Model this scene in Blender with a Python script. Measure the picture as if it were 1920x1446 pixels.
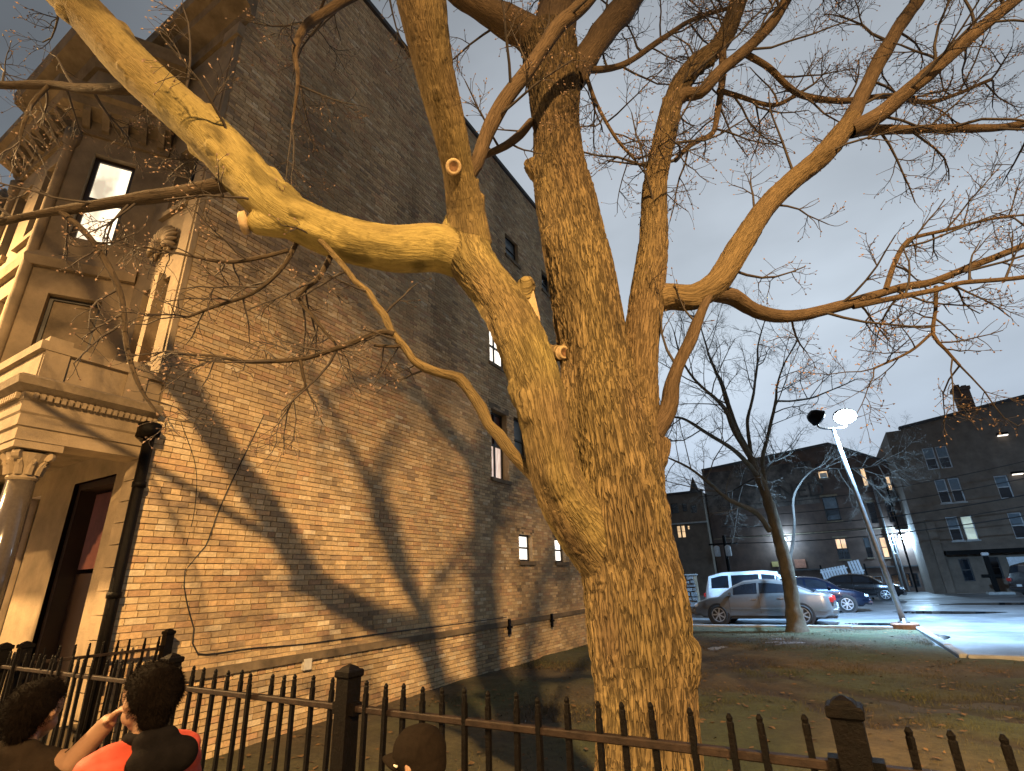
import bpy, bmesh, math, random
import numpy as np
from mathutils import Vector, Matrix

for o in list(bpy.data.objects):
    bpy.data.objects.remove(o, do_unlink=True)
SC = bpy.context.scene
COL = SC.collection
R = math.radians

# ------------------------------------------------------------------ camera
# phone held 1.7 m above the pavement, tilted up, beside an iron fence; X runs along the fence, Y along the brick wall
YAW, PITCH, ROLL = R(29.8), R(20.9), R(-2.0)
fwd = Vector((-math.sin(YAW)*math.cos(PITCH), math.cos(YAW)*math.cos(PITCH), math.sin(PITCH)))
rgt = Vector((math.cos(YAW), math.sin(YAW), 0))
upv = rgt.cross(fwd)
r2 = math.cos(ROLL)*rgt + math.sin(ROLL)*upv
u2 = -math.sin(ROLL)*rgt + math.cos(ROLL)*upv
cd = bpy.data.cameras.new('camera')
cam = bpy.data.objects.new('camera', cd); COL.objects.link(cam)
cam.matrix_world = Matrix(((r2.x, u2.x, -fwd.x, 0), (r2.y, u2.y, -fwd.y, 0), (r2.z, u2.z, -fwd.z, 1.7), (0, 0, 0, 1)))
cd.sensor_width = 36; cd.lens = 18.0; cd.clip_start = 0.05; cd.clip_end = 2000
SC.camera = cam

# ------------------------------------------------------------------ night sky, moon behind cloud, exposure
w = bpy.data.worlds.new('World'); SC.world = w; w.use_nodes = True
nt = w.node_tree; nt.nodes.clear()
N = nt.nodes.new; LK = nt.links.new
out = N('ShaderNodeOutputWorld')
sky = N('ShaderNodeTexSky'); sky.sky_type = 'NISHITA'; sky.sun_disc = False
sky.sun_elevation = R(6); sky.sun_rotation = R(200)
bg1 = N('ShaderNodeBackground'); bg1.inputs['Strength'].default_value = 0.0002
LK(sky.outputs[0], bg1.inputs['Color'])
tc = N('ShaderNodeTexCoord')
mp = N('ShaderNodeMapping'); mp.inputs['Scale'].default_value = (1, 1, 2.6)
LK(tc.outputs['Generated'], mp.inputs['Vector'])
nz = N('ShaderNodeTexNoise'); nz.inputs['Scale'].default_value = 1.7; nz.inputs['Detail'].default_value = 5; nz.inputs['Roughness'].default_value = .5
LK(mp.outputs[0], nz.inputs['Vector'])
sx = N('ShaderNodeSeparateXYZ'); LK(tc.outputs['Generated'], sx.inputs[0])
rz = N('ShaderNodeValToRGB')                      # low cloud lit by the city: paler low down, darker overhead
e = rz.color_ramp.elements
e[0].position = 0.0; e[0].color = (.165, .210, .275, 1)
e[1].position = 1.0; e[1].color = (.100, .107, .117, 1)
for p_, c_ in ((.16, (.225, .270, .330, 1)), (.40, (.265, .305, .350, 1)), (.66, (.205, .229, .258, 1))):
    q = e.new(p_); q.color = c_
LK(sx.outputs['Z'], rz.inputs[0])
rn = N('ShaderNodeMapRange'); rn.inputs['From Min'].default_value = .3; rn.inputs['From Max'].default_value = .72
rn.inputs['To Min'].default_value = .80; rn.inputs['To Max'].default_value = 1.2
LK(nz.outputs['Fac'], rn.inputs['Value'])
dt = N('ShaderNodeVectorMath'); dt.operation = 'DOT_PRODUCT'; dt.inputs[1].default_value = (-.16, .81, .56)    # city glow on the cloud, over the roofs ahead
LK(tc.outputs['Generated'], dt.inputs[0])
gl = N('ShaderNodeMapRange'); gl.interpolation_type = 'SMOOTHSTEP'; gl.inputs['From Min'].default_value = .55; gl.inputs['From Max'].default_value = 1.0
gl.inputs['To Min'].default_value = .62; gl.inputs['To Max'].default_value = 1.9
LK(dt.outputs['Value'], gl.inputs['Value'])
mm = N('ShaderNodeMath'); mm.operation = 'MULTIPLY'; LK(rn.outputs[0], mm.inputs[0]); LK(gl.outputs[0], mm.inputs[1])
vm = N('ShaderNodeVectorMath'); vm.operation = 'SCALE'
LK(rz.outputs[0], vm.inputs[0]); LK(mm.outputs[0], vm.inputs['Scale'])
bg2 = N('ShaderNodeBackground'); bg2.inputs['Strength'].default_value = 1.18
LK(vm.outputs[0], bg2.inputs['Color'])
ad = N('ShaderNodeAddShader'); LK(bg1.outputs[0], ad.inputs[0]); LK(bg2.outputs[0], ad.inputs[1])
LK(ad.outputs[0], out.inputs['Surface'])

sl = bpy.data.lights.new('moon', 'SUN'); sl.energy = 0.02; sl.angle = R(12); sl.color = (.75, .85, 1)
so = bpy.data.objects.new('moon', sl); COL.objects.link(so); so.rotation_euler = (R(50), 0, R(-30))

SC.view_settings.view_transform = 'Standard'; SC.view_settings.look = 'None'
SC.view_settings.exposure = 0.0; SC.view_settings.gamma = 1.0
SC.view_settings.use_curve_mapping = False
SC.render.engine = 'CYCLES'
SC.cycles.use_denoising = True
SC.cycles.max_bounces = 5; SC.cycles.diffuse_bounces = 3; SC.cycles.glossy_bounces = 3; SC.cycles.transmission_bounces = 3
SC.cycles.sample_clamp_indirect = 4.0

SODIUM = (1.0, .60, .235)
KEY_LAMP = (9.4, -10.3, 12.2)        # street lamp over the road
FAR_LAMP = (-13.5, -3.2, 9.2)      # next street lamp along
LOT_LAMP = (1.46, 20.3, 6.72)      # flood light of the car park

# ------------------------------------------------------------------ helpers
def mat(name, base, rough=.8, var=.25, scale=6, bump=0., bscale=30, metal=0., attr=None, spec=.5, stretch=None, obj_rand=0., coat=0., tint=None):
    m = bpy.data.materials.new(name); m.use_nodes = True
    t = m.node_tree; b = t.nodes['Principled BSDF']
    b.inputs['Roughness'].default_value = rough; b.inputs['Metallic'].default_value = metal
    b.inputs['Specular IOR Level'].default_value = spec; b.inputs['Coat Weight'].default_value = coat
    tcn = t.nodes.new('ShaderNodeTexCoord'); vec = tcn.outputs['Object']
    if stretch:
        mpn = t.nodes.new('ShaderNodeMapping'); mpn.inputs['Scale'].default_value = stretch
        t.links.new(vec, mpn.inputs[0]); vec = mpn.outputs[0]
    n1 = t.nodes.new('ShaderNodeTexNoise'); n1.inputs['Scale'].default_value = scale; n1.inputs['Detail'].default_value = 6; n1.inputs['Roughness'].default_value = .65
    t.links.new(vec, n1.inputs['Vector'])
    mr = t.nodes.new('ShaderNodeMapRange'); mr.inputs['From Min'].default_value = .3; mr.inputs['From Max'].default_value = .7
    mr.inputs['To Min'].default_value = 1-var; mr.inputs['To Max'].default_value = 1+var
    t.links.new(n1.outputs['Fac'], mr.inputs['Value'])
    sc = t.nodes.new('ShaderNodeVectorMath'); sc.operation = 'SCALE'
    if attr:
        an = t.nodes.new('ShaderNodeAttribute'); an.attribute_name = attr; csrc = an.outputs['Color']
        t.links.new(csrc, sc.inputs[0])
    elif tint:
        n2 = t.nodes.new('ShaderNodeTexNoise'); n2.inputs['Scale'].default_value = scale*.37; n2.inputs['Detail'].default_value = 4
        t.links.new(vec, n2.inputs['Vector'])
        mx = t.nodes.new('ShaderNodeValToRGB'); mx.color_ramp.elements[0].position = .38; mx.color_ramp.elements[1].position = .62
        mx.color_ramp.elements[0].color = (*base, 1); mx.color_ramp.elements[1].color = (*tint, 1)
        t.links.new(n2.outputs['Fac'], mx.inputs[0]); t.links.new(mx.outputs[0], sc.inputs[0])
    else:
        sc.inputs[0].default_value = base
    fac = mr.outputs[0]
    if obj_rand:
        oi = t.nodes.new('ShaderNodeObjectInfo')
        m2 = t.nodes.new('ShaderNodeMapRange'); m2.inputs['To Min'].default_value = 1-obj_rand; m2.inputs['To Max'].default_value = 1+obj_rand
        t.links.new(oi.outputs['Random'], m2.inputs['Value'])
        mu = t.nodes.new('ShaderNodeMath'); mu.operation = 'MULTIPLY'; t.links.new(fac, mu.inputs[0]); t.links.new(m2.outputs[0], mu.inputs[1]); fac = mu.outputs[0]
    t.links.new(fac, sc.inputs['Scale']); t.links.new(sc.outputs[0], b.inputs['Base Color'])
    if bump:
        n3 = t.nodes.new('ShaderNodeTexNoise'); n3.inputs['Scale'].default_value = bscale; n3.inputs['Detail'].default_value = 8; n3.inputs['Roughness'].default_value = .7
        t.links.new(vec, n3.inputs['Vector'])
        bp = t.nodes.new('ShaderNodeBump'); bp.inputs['Strength'].default_value = bump; bp.inputs['Distance'].default_value = .02
        t.links.new(n3.outputs['Fac'], bp.inputs['Height']); t.links.new(bp.outputs[0], b.inputs['Normal'])
    return m

def emit(name, col, s, var=.25, scale=9, stretch=(1, 1, .15)):
    m = bpy.data.materials.new(name); m.use_nodes = True
    t = m.node_tree; b = t.nodes['Principled BSDF']
    b.inputs['Base Color'].default_value = (.3, .3, .3, 1); b.inputs['Roughness'].default_value = .3
    tcn = t.nodes.new('ShaderNodeTexCoord'); mpn = t.nodes.new('ShaderNodeMapping'); mpn.inputs['Scale'].default_value = stretch
    t.links.new(tcn.outputs['Object'], mpn.inputs[0])
    n1 = t.nodes.new('ShaderNodeTexNoise'); n1.inputs['Scale'].default_value = scale; n1.inputs['Detail'].default_value = 3
    t.links.new(mpn.outputs[0], n1.inputs['Vector'])
    mr = t.nodes.new('ShaderNodeMapRange'); mr.inputs['From Min'].default_value = .3; mr.inputs['From Max'].default_value = .7
    mr.inputs['To Min'].default_value = s*(1-var); mr.inputs['To Max'].default_value = s*(1+var)
    t.links.new(n1.outputs['Fac'], mr.inputs['Value'])
    b.inputs['Emission Color'].default_value = (*col, 1)
    t.links.new(mr.outputs[0], b.inputs['Emission Strength'])
    return m

MT = {}
MT['brick'] = mat('buff_common_brick', (.4, .3, .18), .9, .22, 25, .5, 60, attr='bcol')
MT['mortar'] = mat('sooty_mortar', (.30, .235, .16), .95, .3, 3, .4, 80)
MT['stone'] = mat('grey_limestone', (.245, .187, .12), .88, .3, 2.5, .35, 30, tint=(.17, .13, .085))
MT['stone_dark'] = mat('soot_stained_limestone', (.15, .115, .075), .9, .4, 4, .5, 18)
MT['slate'] = mat('dark_slate_roof', (.035, .032, .032), .7, .3, 5, .4, 20)
MT['iron'] = mat('black_iron_paint', (.0025, .0022, .0022), .5, .4, 40, .4, 80, spec=.08, tint=(.0036, .0026, .0023))
MT['iron_worn_lit'] = mat('worn_lit_iron_rail', (.017, .0105, .0075), .55, .6, 18, .3, 60, spec=.2)  # top rail: lamplit brown put into the worn paint colour
MT['dark_frame'] = mat('dark_window_frame', (.020, .017, .016), .5, .3, 12)
MT['grey_frame'] = mat('grey_window_frame', (.16, .17, .18), .6, .2, 12)
MT['pale_frame'] = mat('pale_window_frame', (.42, .42, .42), .6, .2, 12)
MT['glass'] = mat('dark_glass', (.012, .015, .02), .08, .3, 2, spec=.7)
MT['blind'] = mat('grey_blue_window_blind', (.10, .135, .16), .35, .2, 6)
MT['door'] = mat('dark_red_door_panel', (.10, .035, .028), .35, .3, 5)
MT['door_dark'] = mat('black_brown_door_wood', (.022, .013, .010), .4, .3, 5)
MT['lit_white'] = emit('window_lit_white', (1, .92, .80), 1.9, .4, 5)
MT['lit_cream'] = emit('window_lit_cream', (1, .84, .60), 1.7, .6, 2.6, (1, 1, .6))
MT['lit_warm'] = emit('window_lit_warm', (1, .66, .34), 1.0, .4, 3, (1, 1, .5))
MT['lit_pink'] = emit('curtain_lit_pink', (1, .74, .60), .75, .35, 20)
MT['lit_green'] = emit('window_lit_pale_green', (.62, .80, .70), .55, .35, 2, (1, 1, 1))
MT['lens_warm'] = emit('sodium_lens', SODIUM, 25, .05)
MT['lens_cool'] = emit('flood_lens', (.70, .88, 1), 90, .02)
MT['lens_wall'] = emit('wall_light_lens', (.6, .82, 1), 30, .02)
MT['galv'] = mat('galvanised_pole_steel', (.22, .22, .22), .4, .25, 6, metal=.7)
MT['concrete'] = mat('pale_concrete', (.30, .30, .29), .9, .25, 4, .4, 40)
MT['red_brick_far'] = mat('dark_red_brick_far', (.095, .058, .042), .9, .35, 1.2, .3, 12, tint=(.070, .045, .036))
MT['brown_brick_far'] = mat('brown_brick_far', (.125, .095, .072), .9, .3, 1.5, .3, 12)
MT['painted_brick_far'] = mat('faded_painted_brick', (.125, .105, .09), .9, .55, 2.2, .4, 10, tint=(.05, .042, .038))
MT['faded_letter'] = mat('faded_sign_paint', (.045, .038, .034), .9, .5, 3)
MT['rubble'] = mat('grey_rubble_stone', (.20, .20, .20), .9, .35, 3, .6, 14, obj_rand=.3)
MT['pale_plank'] = mat('white_weathered_slat', (.55, .56, .58), .6, .2, 8)
MT['plastic_white'] = mat('white_box', (.6, .58, .52), .5, .15, 8)
MT['cable'] = mat('black_cable', (.012, .012, .013), .6, .2, 5)

def link(o, parent=None):
    COL.objects.link(o)
    if parent is not None: o.parent = parent
    return o
def tag(o, label, cat, group=None, kind=None):
    if label: o['label'] = label
    if cat: o['category'] = cat
    if group: o['group'] = group
    if kind: o['kind'] = kind
    return o
def thing(name, label, cat, loc=(0, 0, 0), rz=0, group=None):
    o = bpy.data.objects.new(name, None); o.empty_display_size = .1
    o.location = loc; o.rotation_euler = (0, 0, rz); COL.objects.link(o)
    return tag(o, label, cat, group)
def mesh_np(name, V, F, m, parent=None, smooth=False):
    me = bpy.data.meshes.new(name); me.from_pydata([tuple(v) for v in V], [], [tuple(f) for f in F]); me.update()
    if smooth: me.polygons.foreach_set('use_smooth', [True]*len(me.polygons))
    if m: me.materials.append(m)
    return link(bpy.data.objects.new(name, me), parent)
def quads_np(name, V, Q, m, parent=None, smooth=False):
    """V (n,3) float array, Q (m,4) int array, fast path"""
    me = bpy.data.meshes.new(name); k = Q.shape[1]
    me.vertices.add(len(V)); me.vertices.foreach_set('co', np.asarray(V, np.float32).ravel())
    me.loops.add(Q.size); me.loops.foreach_set('vertex_index', Q.astype(np.int32).ravel())
    me.polygons.add(len(Q)); me.polygons.foreach_set('loop_start', np.arange(0, Q.size, k, dtype=np.int32))
    me.polygons.foreach_set('use_smooth', np.full(len(Q), smooth))
    me.update(calc_edges=True); me.validate()
    if m: me.materials.append(m)
    return link(bpy.data.objects.new(name, me), parent)

class MB:
    def __init__(s): s.v = []; s.f = []
    def quad(s, *p):
        n = len(s.v); s.v += [tuple(q) for q in p]; s.f.append(tuple(range(n, n+len(p)))); return s
    def box(s, x0, x1, y0, y1, z0, z1, M=None):
        n = len(s.v)
        P = [(x0, y0, z0), (x1, y0, z0), (x1, y1, z0), (x0, y1, z0), (x0, y0, z1), (x1, y0, z1), (x1, y1, z1), (x0, y1, z1)]
        if M is not None: P = [tuple(M @ Vector(p)) for p in P]
        s.v += P
        s.f += [tuple(n+i for i in q) for q in ((0, 3, 2, 1), (4, 5, 6, 7), (0, 1, 5, 4), (1, 2, 6, 5), (2, 3, 7, 6), (3, 0, 4, 7))]
        return s
    def bbox(s, x0, x1, y0, y1, z0, z1, b, M=None):
        """box with chamfered long edges on all sides"""
        n = len(s.v); P = []
        for z, i in ((z0, b), (z0+b, 0), (z1-b, 0), (z1, b)):
            P += [(x0+i, y0+i, z), (x1-i, y0+i, z), (x1-i, y1-i, z), (x0+i, y1-i, z)]
        if M is not None: P = [tuple(M @ Vector(p)) for p in P]
        s.v += P
        s.f.append((n+3, n+2, n+1, n)); s.f.append((n+12, n+13, n+14, n+15))
        for k in range(3):
            for j in range(4):
                a = n+4*k+j; c = n+4*k+(j+1) % 4
                s.f.append((a, c, c+4, a+4))
        return s
    def prism(s, poly, f0, f1):
        """poly: list of 2d points; f0,f1 map (a,b)->3d at both ends"""
        n = len(s.v); k = len(poly)
        s.v += [tuple(f0(*p)) for p in poly]+[tuple(f1(*p)) for p in poly]
        s.f.append(tuple(range(n+k-1, n-1, -1))); s.f.append(tuple(range(n+k, n+2*k)))
        for i in range(k):
            j = (i+1) % k; s.f.append((n+i, n+j, n+k+j, n+k+i))
        return s
    def tube(s, pts, rad, sides=8, cap=True):
        pts = [Vector(p) for p in pts]; rad = list(rad) if hasattr(rad, '__len__') else [rad]*len(pts)
        n0 = len(s.v); u = None
        for i, p in enumerate(pts):
            d = (pts[min(i+1, len(pts)-1)]-pts[max(i-1, 0)]).normalized()
            if u is None:
                u = d.orthogonal().normalized()
            else:
                u = (u-d*u.dot(d)).normalized()
            w_ = d.cross(u)
            for k in range(sides):
                a = 2*math.pi*k/sides
                s.v.append(tuple(p+(u*math.cos(a)+w_*math.sin(a))*rad[i]))
        for i in range(len(pts)-1):
            for k in range(sides):
                a = n0+i*sides+k; b = n0+i*sides+(k+1) % sides
                s.f.append((a, b, b+sides, a+sides))
        if cap:
            s.f.append(tuple(n0+k for k in range(sides-1, -1, -1)))
            e0 = n0+(len(pts)-1)*sides; s.f.append(tuple(e0+k for k in range(sides)))
        return s
    def lathe(s, prof, c=(0, 0, 0), sides=16, M=None):
        n0 = len(s.v)
        for r_, z in prof:
            for k in range(sides):
                a = 2*math.pi*k/sides; p = Vector((r_*math.cos(a), r_*math.sin(a), z))
                if M is not None: p = M @ p
                s.v.append((p.x+c[0], p.y+c[1], p.z+c[2]))
        for i in range(len(prof)-1):
            for k in range(sides):
                a = n0+i*sides+k; b = n0+i*sides+(k+1) % sides
                s.f.append((a, b, b+sides, a+sides))
        s.f.append(tuple(n0+k for k in range(sides-1, -1, -1)))
        e0 = n0+(len(prof)-1)*sides; s.f.append(tuple(e0+k for k in range(sides)))
        return s
    def build(s, name, m, parent=None, smooth=False):
        return mesh_np(name, s.v, s.f, m, parent, smooth)

def cells(u0, u1, v0, v1, holes):
    us = sorted({u0, u1, *[min(max(h[i], u0), u1) for h in holes for i in (0, 1)]})
    vs = sorted({v0, v1, *[min(max(h[i], v0), v1) for h in holes for i in (2, 3)]})
    for a, b in zip(us, us[1:]):
        for c, d in zip(vs, vs[1:]):
            uc, vc = (a+b)/2, (c+d)/2
            if not any(h[0] < uc < h[1] and h[2] < vc < h[3] for h in holes):
                yield a, b, c, d

def frame_of(o, ud):
    """plane frame: origin o, horizontal unit direction ud (seen from outside, to the right); returns f(u,v,d) with d outwards"""
    ux, uy = ud; L_ = math.hypot(ux, uy); ux /= L_; uy /= L_
    nx, ny = uy, -ux
    return lambda u, v, d: (o[0]+ux*u+nx*d, o[1]+uy*u+ny*d, o[2]+v)

def fbox(mb, f, u0, u1, v0, v1, d0, d1):
    n = len(mb.v)
    mb.v += [f(u0, v0, d0), f(u1, v0, d0), f(u1, v1, d0), f(u0, v1, d0), f(u0, v0, d1), f(u1, v0, d1), f(u1, v1, d1), f(u0, v1, d1)]
    mb.f += [tuple(n+i for i in q) for q in ((0, 3, 2, 1), (4, 5, 6, 7), (0, 1, 5, 4), (1, 2, 6, 5), (2, 3, 7, 6), (3, 0, 4, 7))]
    return mb

def window(parent, f, u0, u1, v0, v1, depth=.12, frame='dark_frame', panes=('glass', 'glass'), sill=None, lintel=None, fw=.05, reveal=None, cols=1, arch=0.):
    """sash window set back in an opening: frame > panes, sill, lintel.  panes listed bottom to top"""
    mb = MB()
    if reveal:
        rv = MB()
        rv.quad(f(u0, v0, 0), f(u0, v1, 0), f(u0, v1, -depth-.06), f(u0, v0, -depth-.06))
        rv.quad(f(u1, v0, 0), f(u1, v0, -depth-.06), f(u1, v1, -depth-.06), f(u1, v1, 0))
        rv.quad(f(u0, v1, 0), f(u1, v1, 0), f(u1, v1, -depth-.06), f(u0, v1, -depth-.06))
        rv.quad(f(u0, v0, 0), f(u0, v0, -depth-.06), f(u1, v0, -depth-.06), f(u1, v0, 0))
    fbox(mb, f, u0, u0+fw, v0, v1, -depth-.05, -depth)
    fbox(mb, f, u1-fw, u1, v0, v1, -depth-.05, -depth)
    fbox(mb, f, u0+fw, u1-fw, v1-fw, v1, -depth-.05, -depth)
    fbox(mb, f, u0+fw, u1-fw, v0, v0+fw, -depth-.05, -depth)
    n = len(panes); hh = (v1-v0-2*fw)/n
    for i in range(1, n):
        z = v0+fw+hh*i; fbox(mb, f, u0+fw, u1-fw, z-fw*.45, z+fw*.45, -depth-.048, -depth+.008)
    for i in range(1, cols):
        x = u0+(u1-u0)*i/cols; fbox(mb, f, x-fw*.4, x+fw*.4, v0+fw, v1-fw, -depth-.046, -depth+.006)
    if arch:
        cu = (u0+u1)/2; k = 8
        for s_ in (-1, 1):
            poly = [(cu+s_*(u1-u0)/2*math.sin(t*math.pi/2/k), v1-arch+arch*math.cos(t*math.pi/2/k)) for t in range(k+1)]
            poly += [(cu+s_*(u1-u0)/2, v1+.002), (cu, v1+.002)]
            mb.prism(poly, lambda a, b: f(a, b, -depth+.01), lambda a, b: f(a, b, -.01))
    wo = mb.build('window', MT[frame], parent)
    for i, p in enumerate(panes):
        a, b = v0+fw+hh*i+fw*.3*(i > 0), v0+fw+hh*(i+1)-fw*.3*(i < n-1)
        for c_ in range(cols):
            x0 = u0+fw+(u1-u0-2*fw)*c_/cols; x1 = u0+fw+(u1-u0-2*fw)*(c_+1)/cols
            fbox(MB(), f, x0, x1, a, b, -depth-.04, -depth-.03).build('pane', MT[p], wo)
    if sill: fbox(MB(), f, u0-.06, u1+.06, v0-.09, v0-.004, -depth, .06).build('sill', MT[sill], wo)
    if lintel: fbox(MB(), f, u0-.1, u1+.1, v1+.004, v1+.16, -.05, .012).build('lintel', MT[lintel], wo)
    if reveal: rv.build('reveal', MT[reveal], wo)
    return wo

# value noise for displaced geometry
_rs = np.random.RandomState(7); _G = _rs.rand(64, 64, 64).astype(np.float32)
def vnoise(P):
    P = np.asarray(P, np.float32); i = np.floor(P).astype(np.int32); t = P-i; t = t*t*(3-2*t); i &= 63; j = (i+1) & 63
    x0, y0, z0 = i.T; x1, y1, z1 = j.T; a, b, c = t.T
    l = lambda p, q, s: p+(q-p)*s
    return l(l(l(_G[x0, y0, z0], _G[x1, y0, z0], a), l(_G[x0, y1, z0], _G[x1, y1, z0], a), b),
             l(l(_G[x0, y0, z1], _G[x1, y0, z1], a), l(_G[x0, y1, z1], _G[x1, y1, z1], a), b), c)

def catmull(pts, step):
    P = np.array(pts, float); P = np.vstack([2*P[0]-P[1], P, 2*P[-1]-P[-2]]); o = []
    for i in range(1, len(P)-2):
        a, b, c, d = P[i-1:i+3]; n = max(2, int(np.linalg.norm((c-b)[:3])/step))
        for k in range(n):
            t = k/n; o.append(.5*(2*b+(c-a)*t+(2*a-5*b+4*c-d)*t*t+(3*b-a-3*c+d)*t**3))
    o.append(P[-2]); return np.array(o)
def frames(C):
    T = np.gradient(C, axis=0); T /= np.linalg.norm(T, axis=1)[:, None]+1e-9
    U = np.zeros_like(T); u = np.cross(T[0], (0.3, 1, 0.2)); u /= np.linalg.norm(u)
    for i in range(len(T)):
        u = u-T[i]*np.dot(u, T[i]); u /= np.linalg.norm(u); U[i] = u
    return T, U, np.cross(T, U)
def tube_np(C, rad, sides, caps=True):
    T, U, W_ = frames(C); a = np.arange(sides)*2*np.pi/sides
    V = C[:, None]+(U[:, None]*np.cos(a)[None, :, None]+W_[:, None]*np.sin(a)[None, :, None])*np.asarray(rad)[:, None, None]
    n = len(C); V = V.reshape(-1, 3); i = np.arange(n-1)[:, None]*sides; k = np.arange(sides)[None]; k2 = (k+1) % sides
    Q = np.stack([i+k, i+k2, i+sides+k2, i+sides+k], -1).reshape(-1, 4)
    return V, Q
def remeshed(V, F, voxel, smooth=2):
    """fuse overlapping closed shapes into one skin; returns vertex and quad arrays"""
    me = bpy.data.meshes.new('tmp'); me.from_pydata([tuple(v) for v in V], [], [tuple(f) for f in F]); me.update()
    o = bpy.data.objects.new('tmp', me); COL.objects.link(o)
    m = o.modifiers.new('r', 'REMESH'); m.mode = 'VOXEL'; m.voxel_size = voxel
    if smooth:
        s = o.modifiers.new('s', 'SMOOTH'); s.iterations = smooth; s.factor = .5
    dg = bpy.context.evaluated_depsgraph_get(); ev = o.evaluated_get(dg); m2 = ev.to_mesh()
    nv = len(m2.vertices); co = np.empty(nv*3, np.float32); m2.vertices.foreach_get('co', co)
    nl = len(m2.loops); li = np.empty(nl, np.int32); m2.loops.foreach_get('vertex_index', li)
    no = np.empty(nv*3, np.float32); m2.vertices.foreach_get('normal', no)
    ev.to_mesh_clear(); bpy.data.objects.remove(o); bpy.data.meshes.remove(me)
    return co.reshape(-1, 3), li.reshape(-1, 4), no.reshape(-1, 3)
def capsule(p0, r0, p1, r1, sides=14):
    p0 = np.array(p0, float); p1 = np.array(p1, float); d = p1-p0; L_ = np.linalg.norm(d)
    if L_ < 1e-6: d = np.array([0, 0, 1.]); L_ = 1e-6; p1 = p0+d*L_
    d = d/np.linalg.norm(d); C = []; r = []
    for t in np.linspace(-math.pi/2, 0, 5): C.append(p0+d*r0*math.sin(t)); r.append(max(r0*math.cos(t), .0005))
    for t in np.linspace(0, math.pi/2, 5): C.append(p1+d*r1*math.sin(t)); r.append(max(r1*math.cos(t), .0005))
    C = np.array(C); T = d; u = np.cross(T, (.31, .9, .2)); u /= np.linalg.norm(u); w_ = np.cross(T, u)
    a = np.arange(sides)*2*np.pi/sides
    V = (C[:, None]+(u*np.cos(a)[:, None]+w_*np.sin(a)[:, None])[None]*np.array(r)[:, None, None]).reshape(-1, 3)
    F = [(i*sides+k, i*sides+(k+1) % sides, (i+1)*sides+(k+1) % sides, (i+1)*sides+k) for i in range(len(C)-1) for k in range(sides)]
    F += [tuple(range(sides-1, -1, -1)), tuple(range((len(C)-1)*sides, len(C)*sides))]
    return V, F

# ================================================================== ground
def kerb_strip(mb, a, b, wd, h):
    a = Vector(a); b = Vector(b); d = (b-a).normalized(); n = Vector((-d.y, d.x))
    L_ = (b-a).length
    M = Matrix(((d.x, n.x, 0, a.x), (d.y, n.y, 0, a.y), (0, 0, 1, 0), (0, 0, 0, 1)))
    mb.bbox(0, L_, -wd/2, wd/2, -.3, h, .02, M)

m = mat('dark_ground', (.045, .043, .040), .95, .3, .6, .3, 8)
tag(MB().quad((-600, -600, -.03), (600, -600, -.03), (600, 600, -.03), (-600, 600, -.03)).build('ground', m), None, None, kind='structure')

# car park: worn asphalt, damp, with patches
def asphalt_mat():
    m = mat('damp_worn_asphalt', (.115, .115, .118), .55, .3, 1.1, .35, 45, tint=(.18, .18, .182))
    t = m.node_tree; b = t.nodes['Principled BSDF']
    n = t.nodes.new('ShaderNodeTexNoise'); n.inputs['Scale'].default_value = .5; n.inputs['Detail'].default_value = 5
    tcn = t.nodes.new('ShaderNodeTexCoord'); t.links.new(tcn.outputs['Object'], n.inputs['Vector'])
    mr = t.nodes.new('ShaderNodeMapRange'); mr.inputs['From Min'].default_value = .35; mr.inputs['From Max'].default_value = .65
    mr.inputs['To Min'].default_value = .28; mr.inputs['To Max'].default_value = .75
    t.links.new(n.outputs['Fac'], mr.inputs['Value']); t.links.new(mr.outputs[0], b.inputs['Roughness'])
    return m
lot = MB().quad((-30, 14.1, -.012), (60, 14.1, -.012), (60, 75, -.012), (-30, 75, -.012)).build('car_park_asphalt', asphalt_mat())
tag(lot, None, None, kind='structure')
# puddles: thin irregular sheets of water on the asphalt
MT['water'] = mat('puddle_water', (.012, .014, .016), .03, .1, 2, spec=.8)
rnd = random.Random(3)
for i, (x, y, rx, ry, lb) in enumerate(((.82, 22.0, .75, .55, 'dark puddle on the asphalt left of the flood light base'), (3.4, 27.6, 1.6, .9, 'wide shallow puddle in the middle of the car park'),
                                       (1.98, 18.4, .22, .7, 'small bright puddle beside the kerb near the light pole'), (6.5, 33.5, 2.2, .9, 'far puddle in front of the right brick building'))):
    P = [(x+rx*math.cos(a)*(1+.18*math.sin(3*a+i)+.1*rnd.random()), y+ry*math.sin(a)*(1+.15*math.cos(2*a+i)), -.006) for a in [k*2*math.pi/28 for k in range(28)]]
    tag(MB().quad(*P).build('puddle', MT['water']), lb, 'puddle', 'puddles on the car park')

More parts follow.
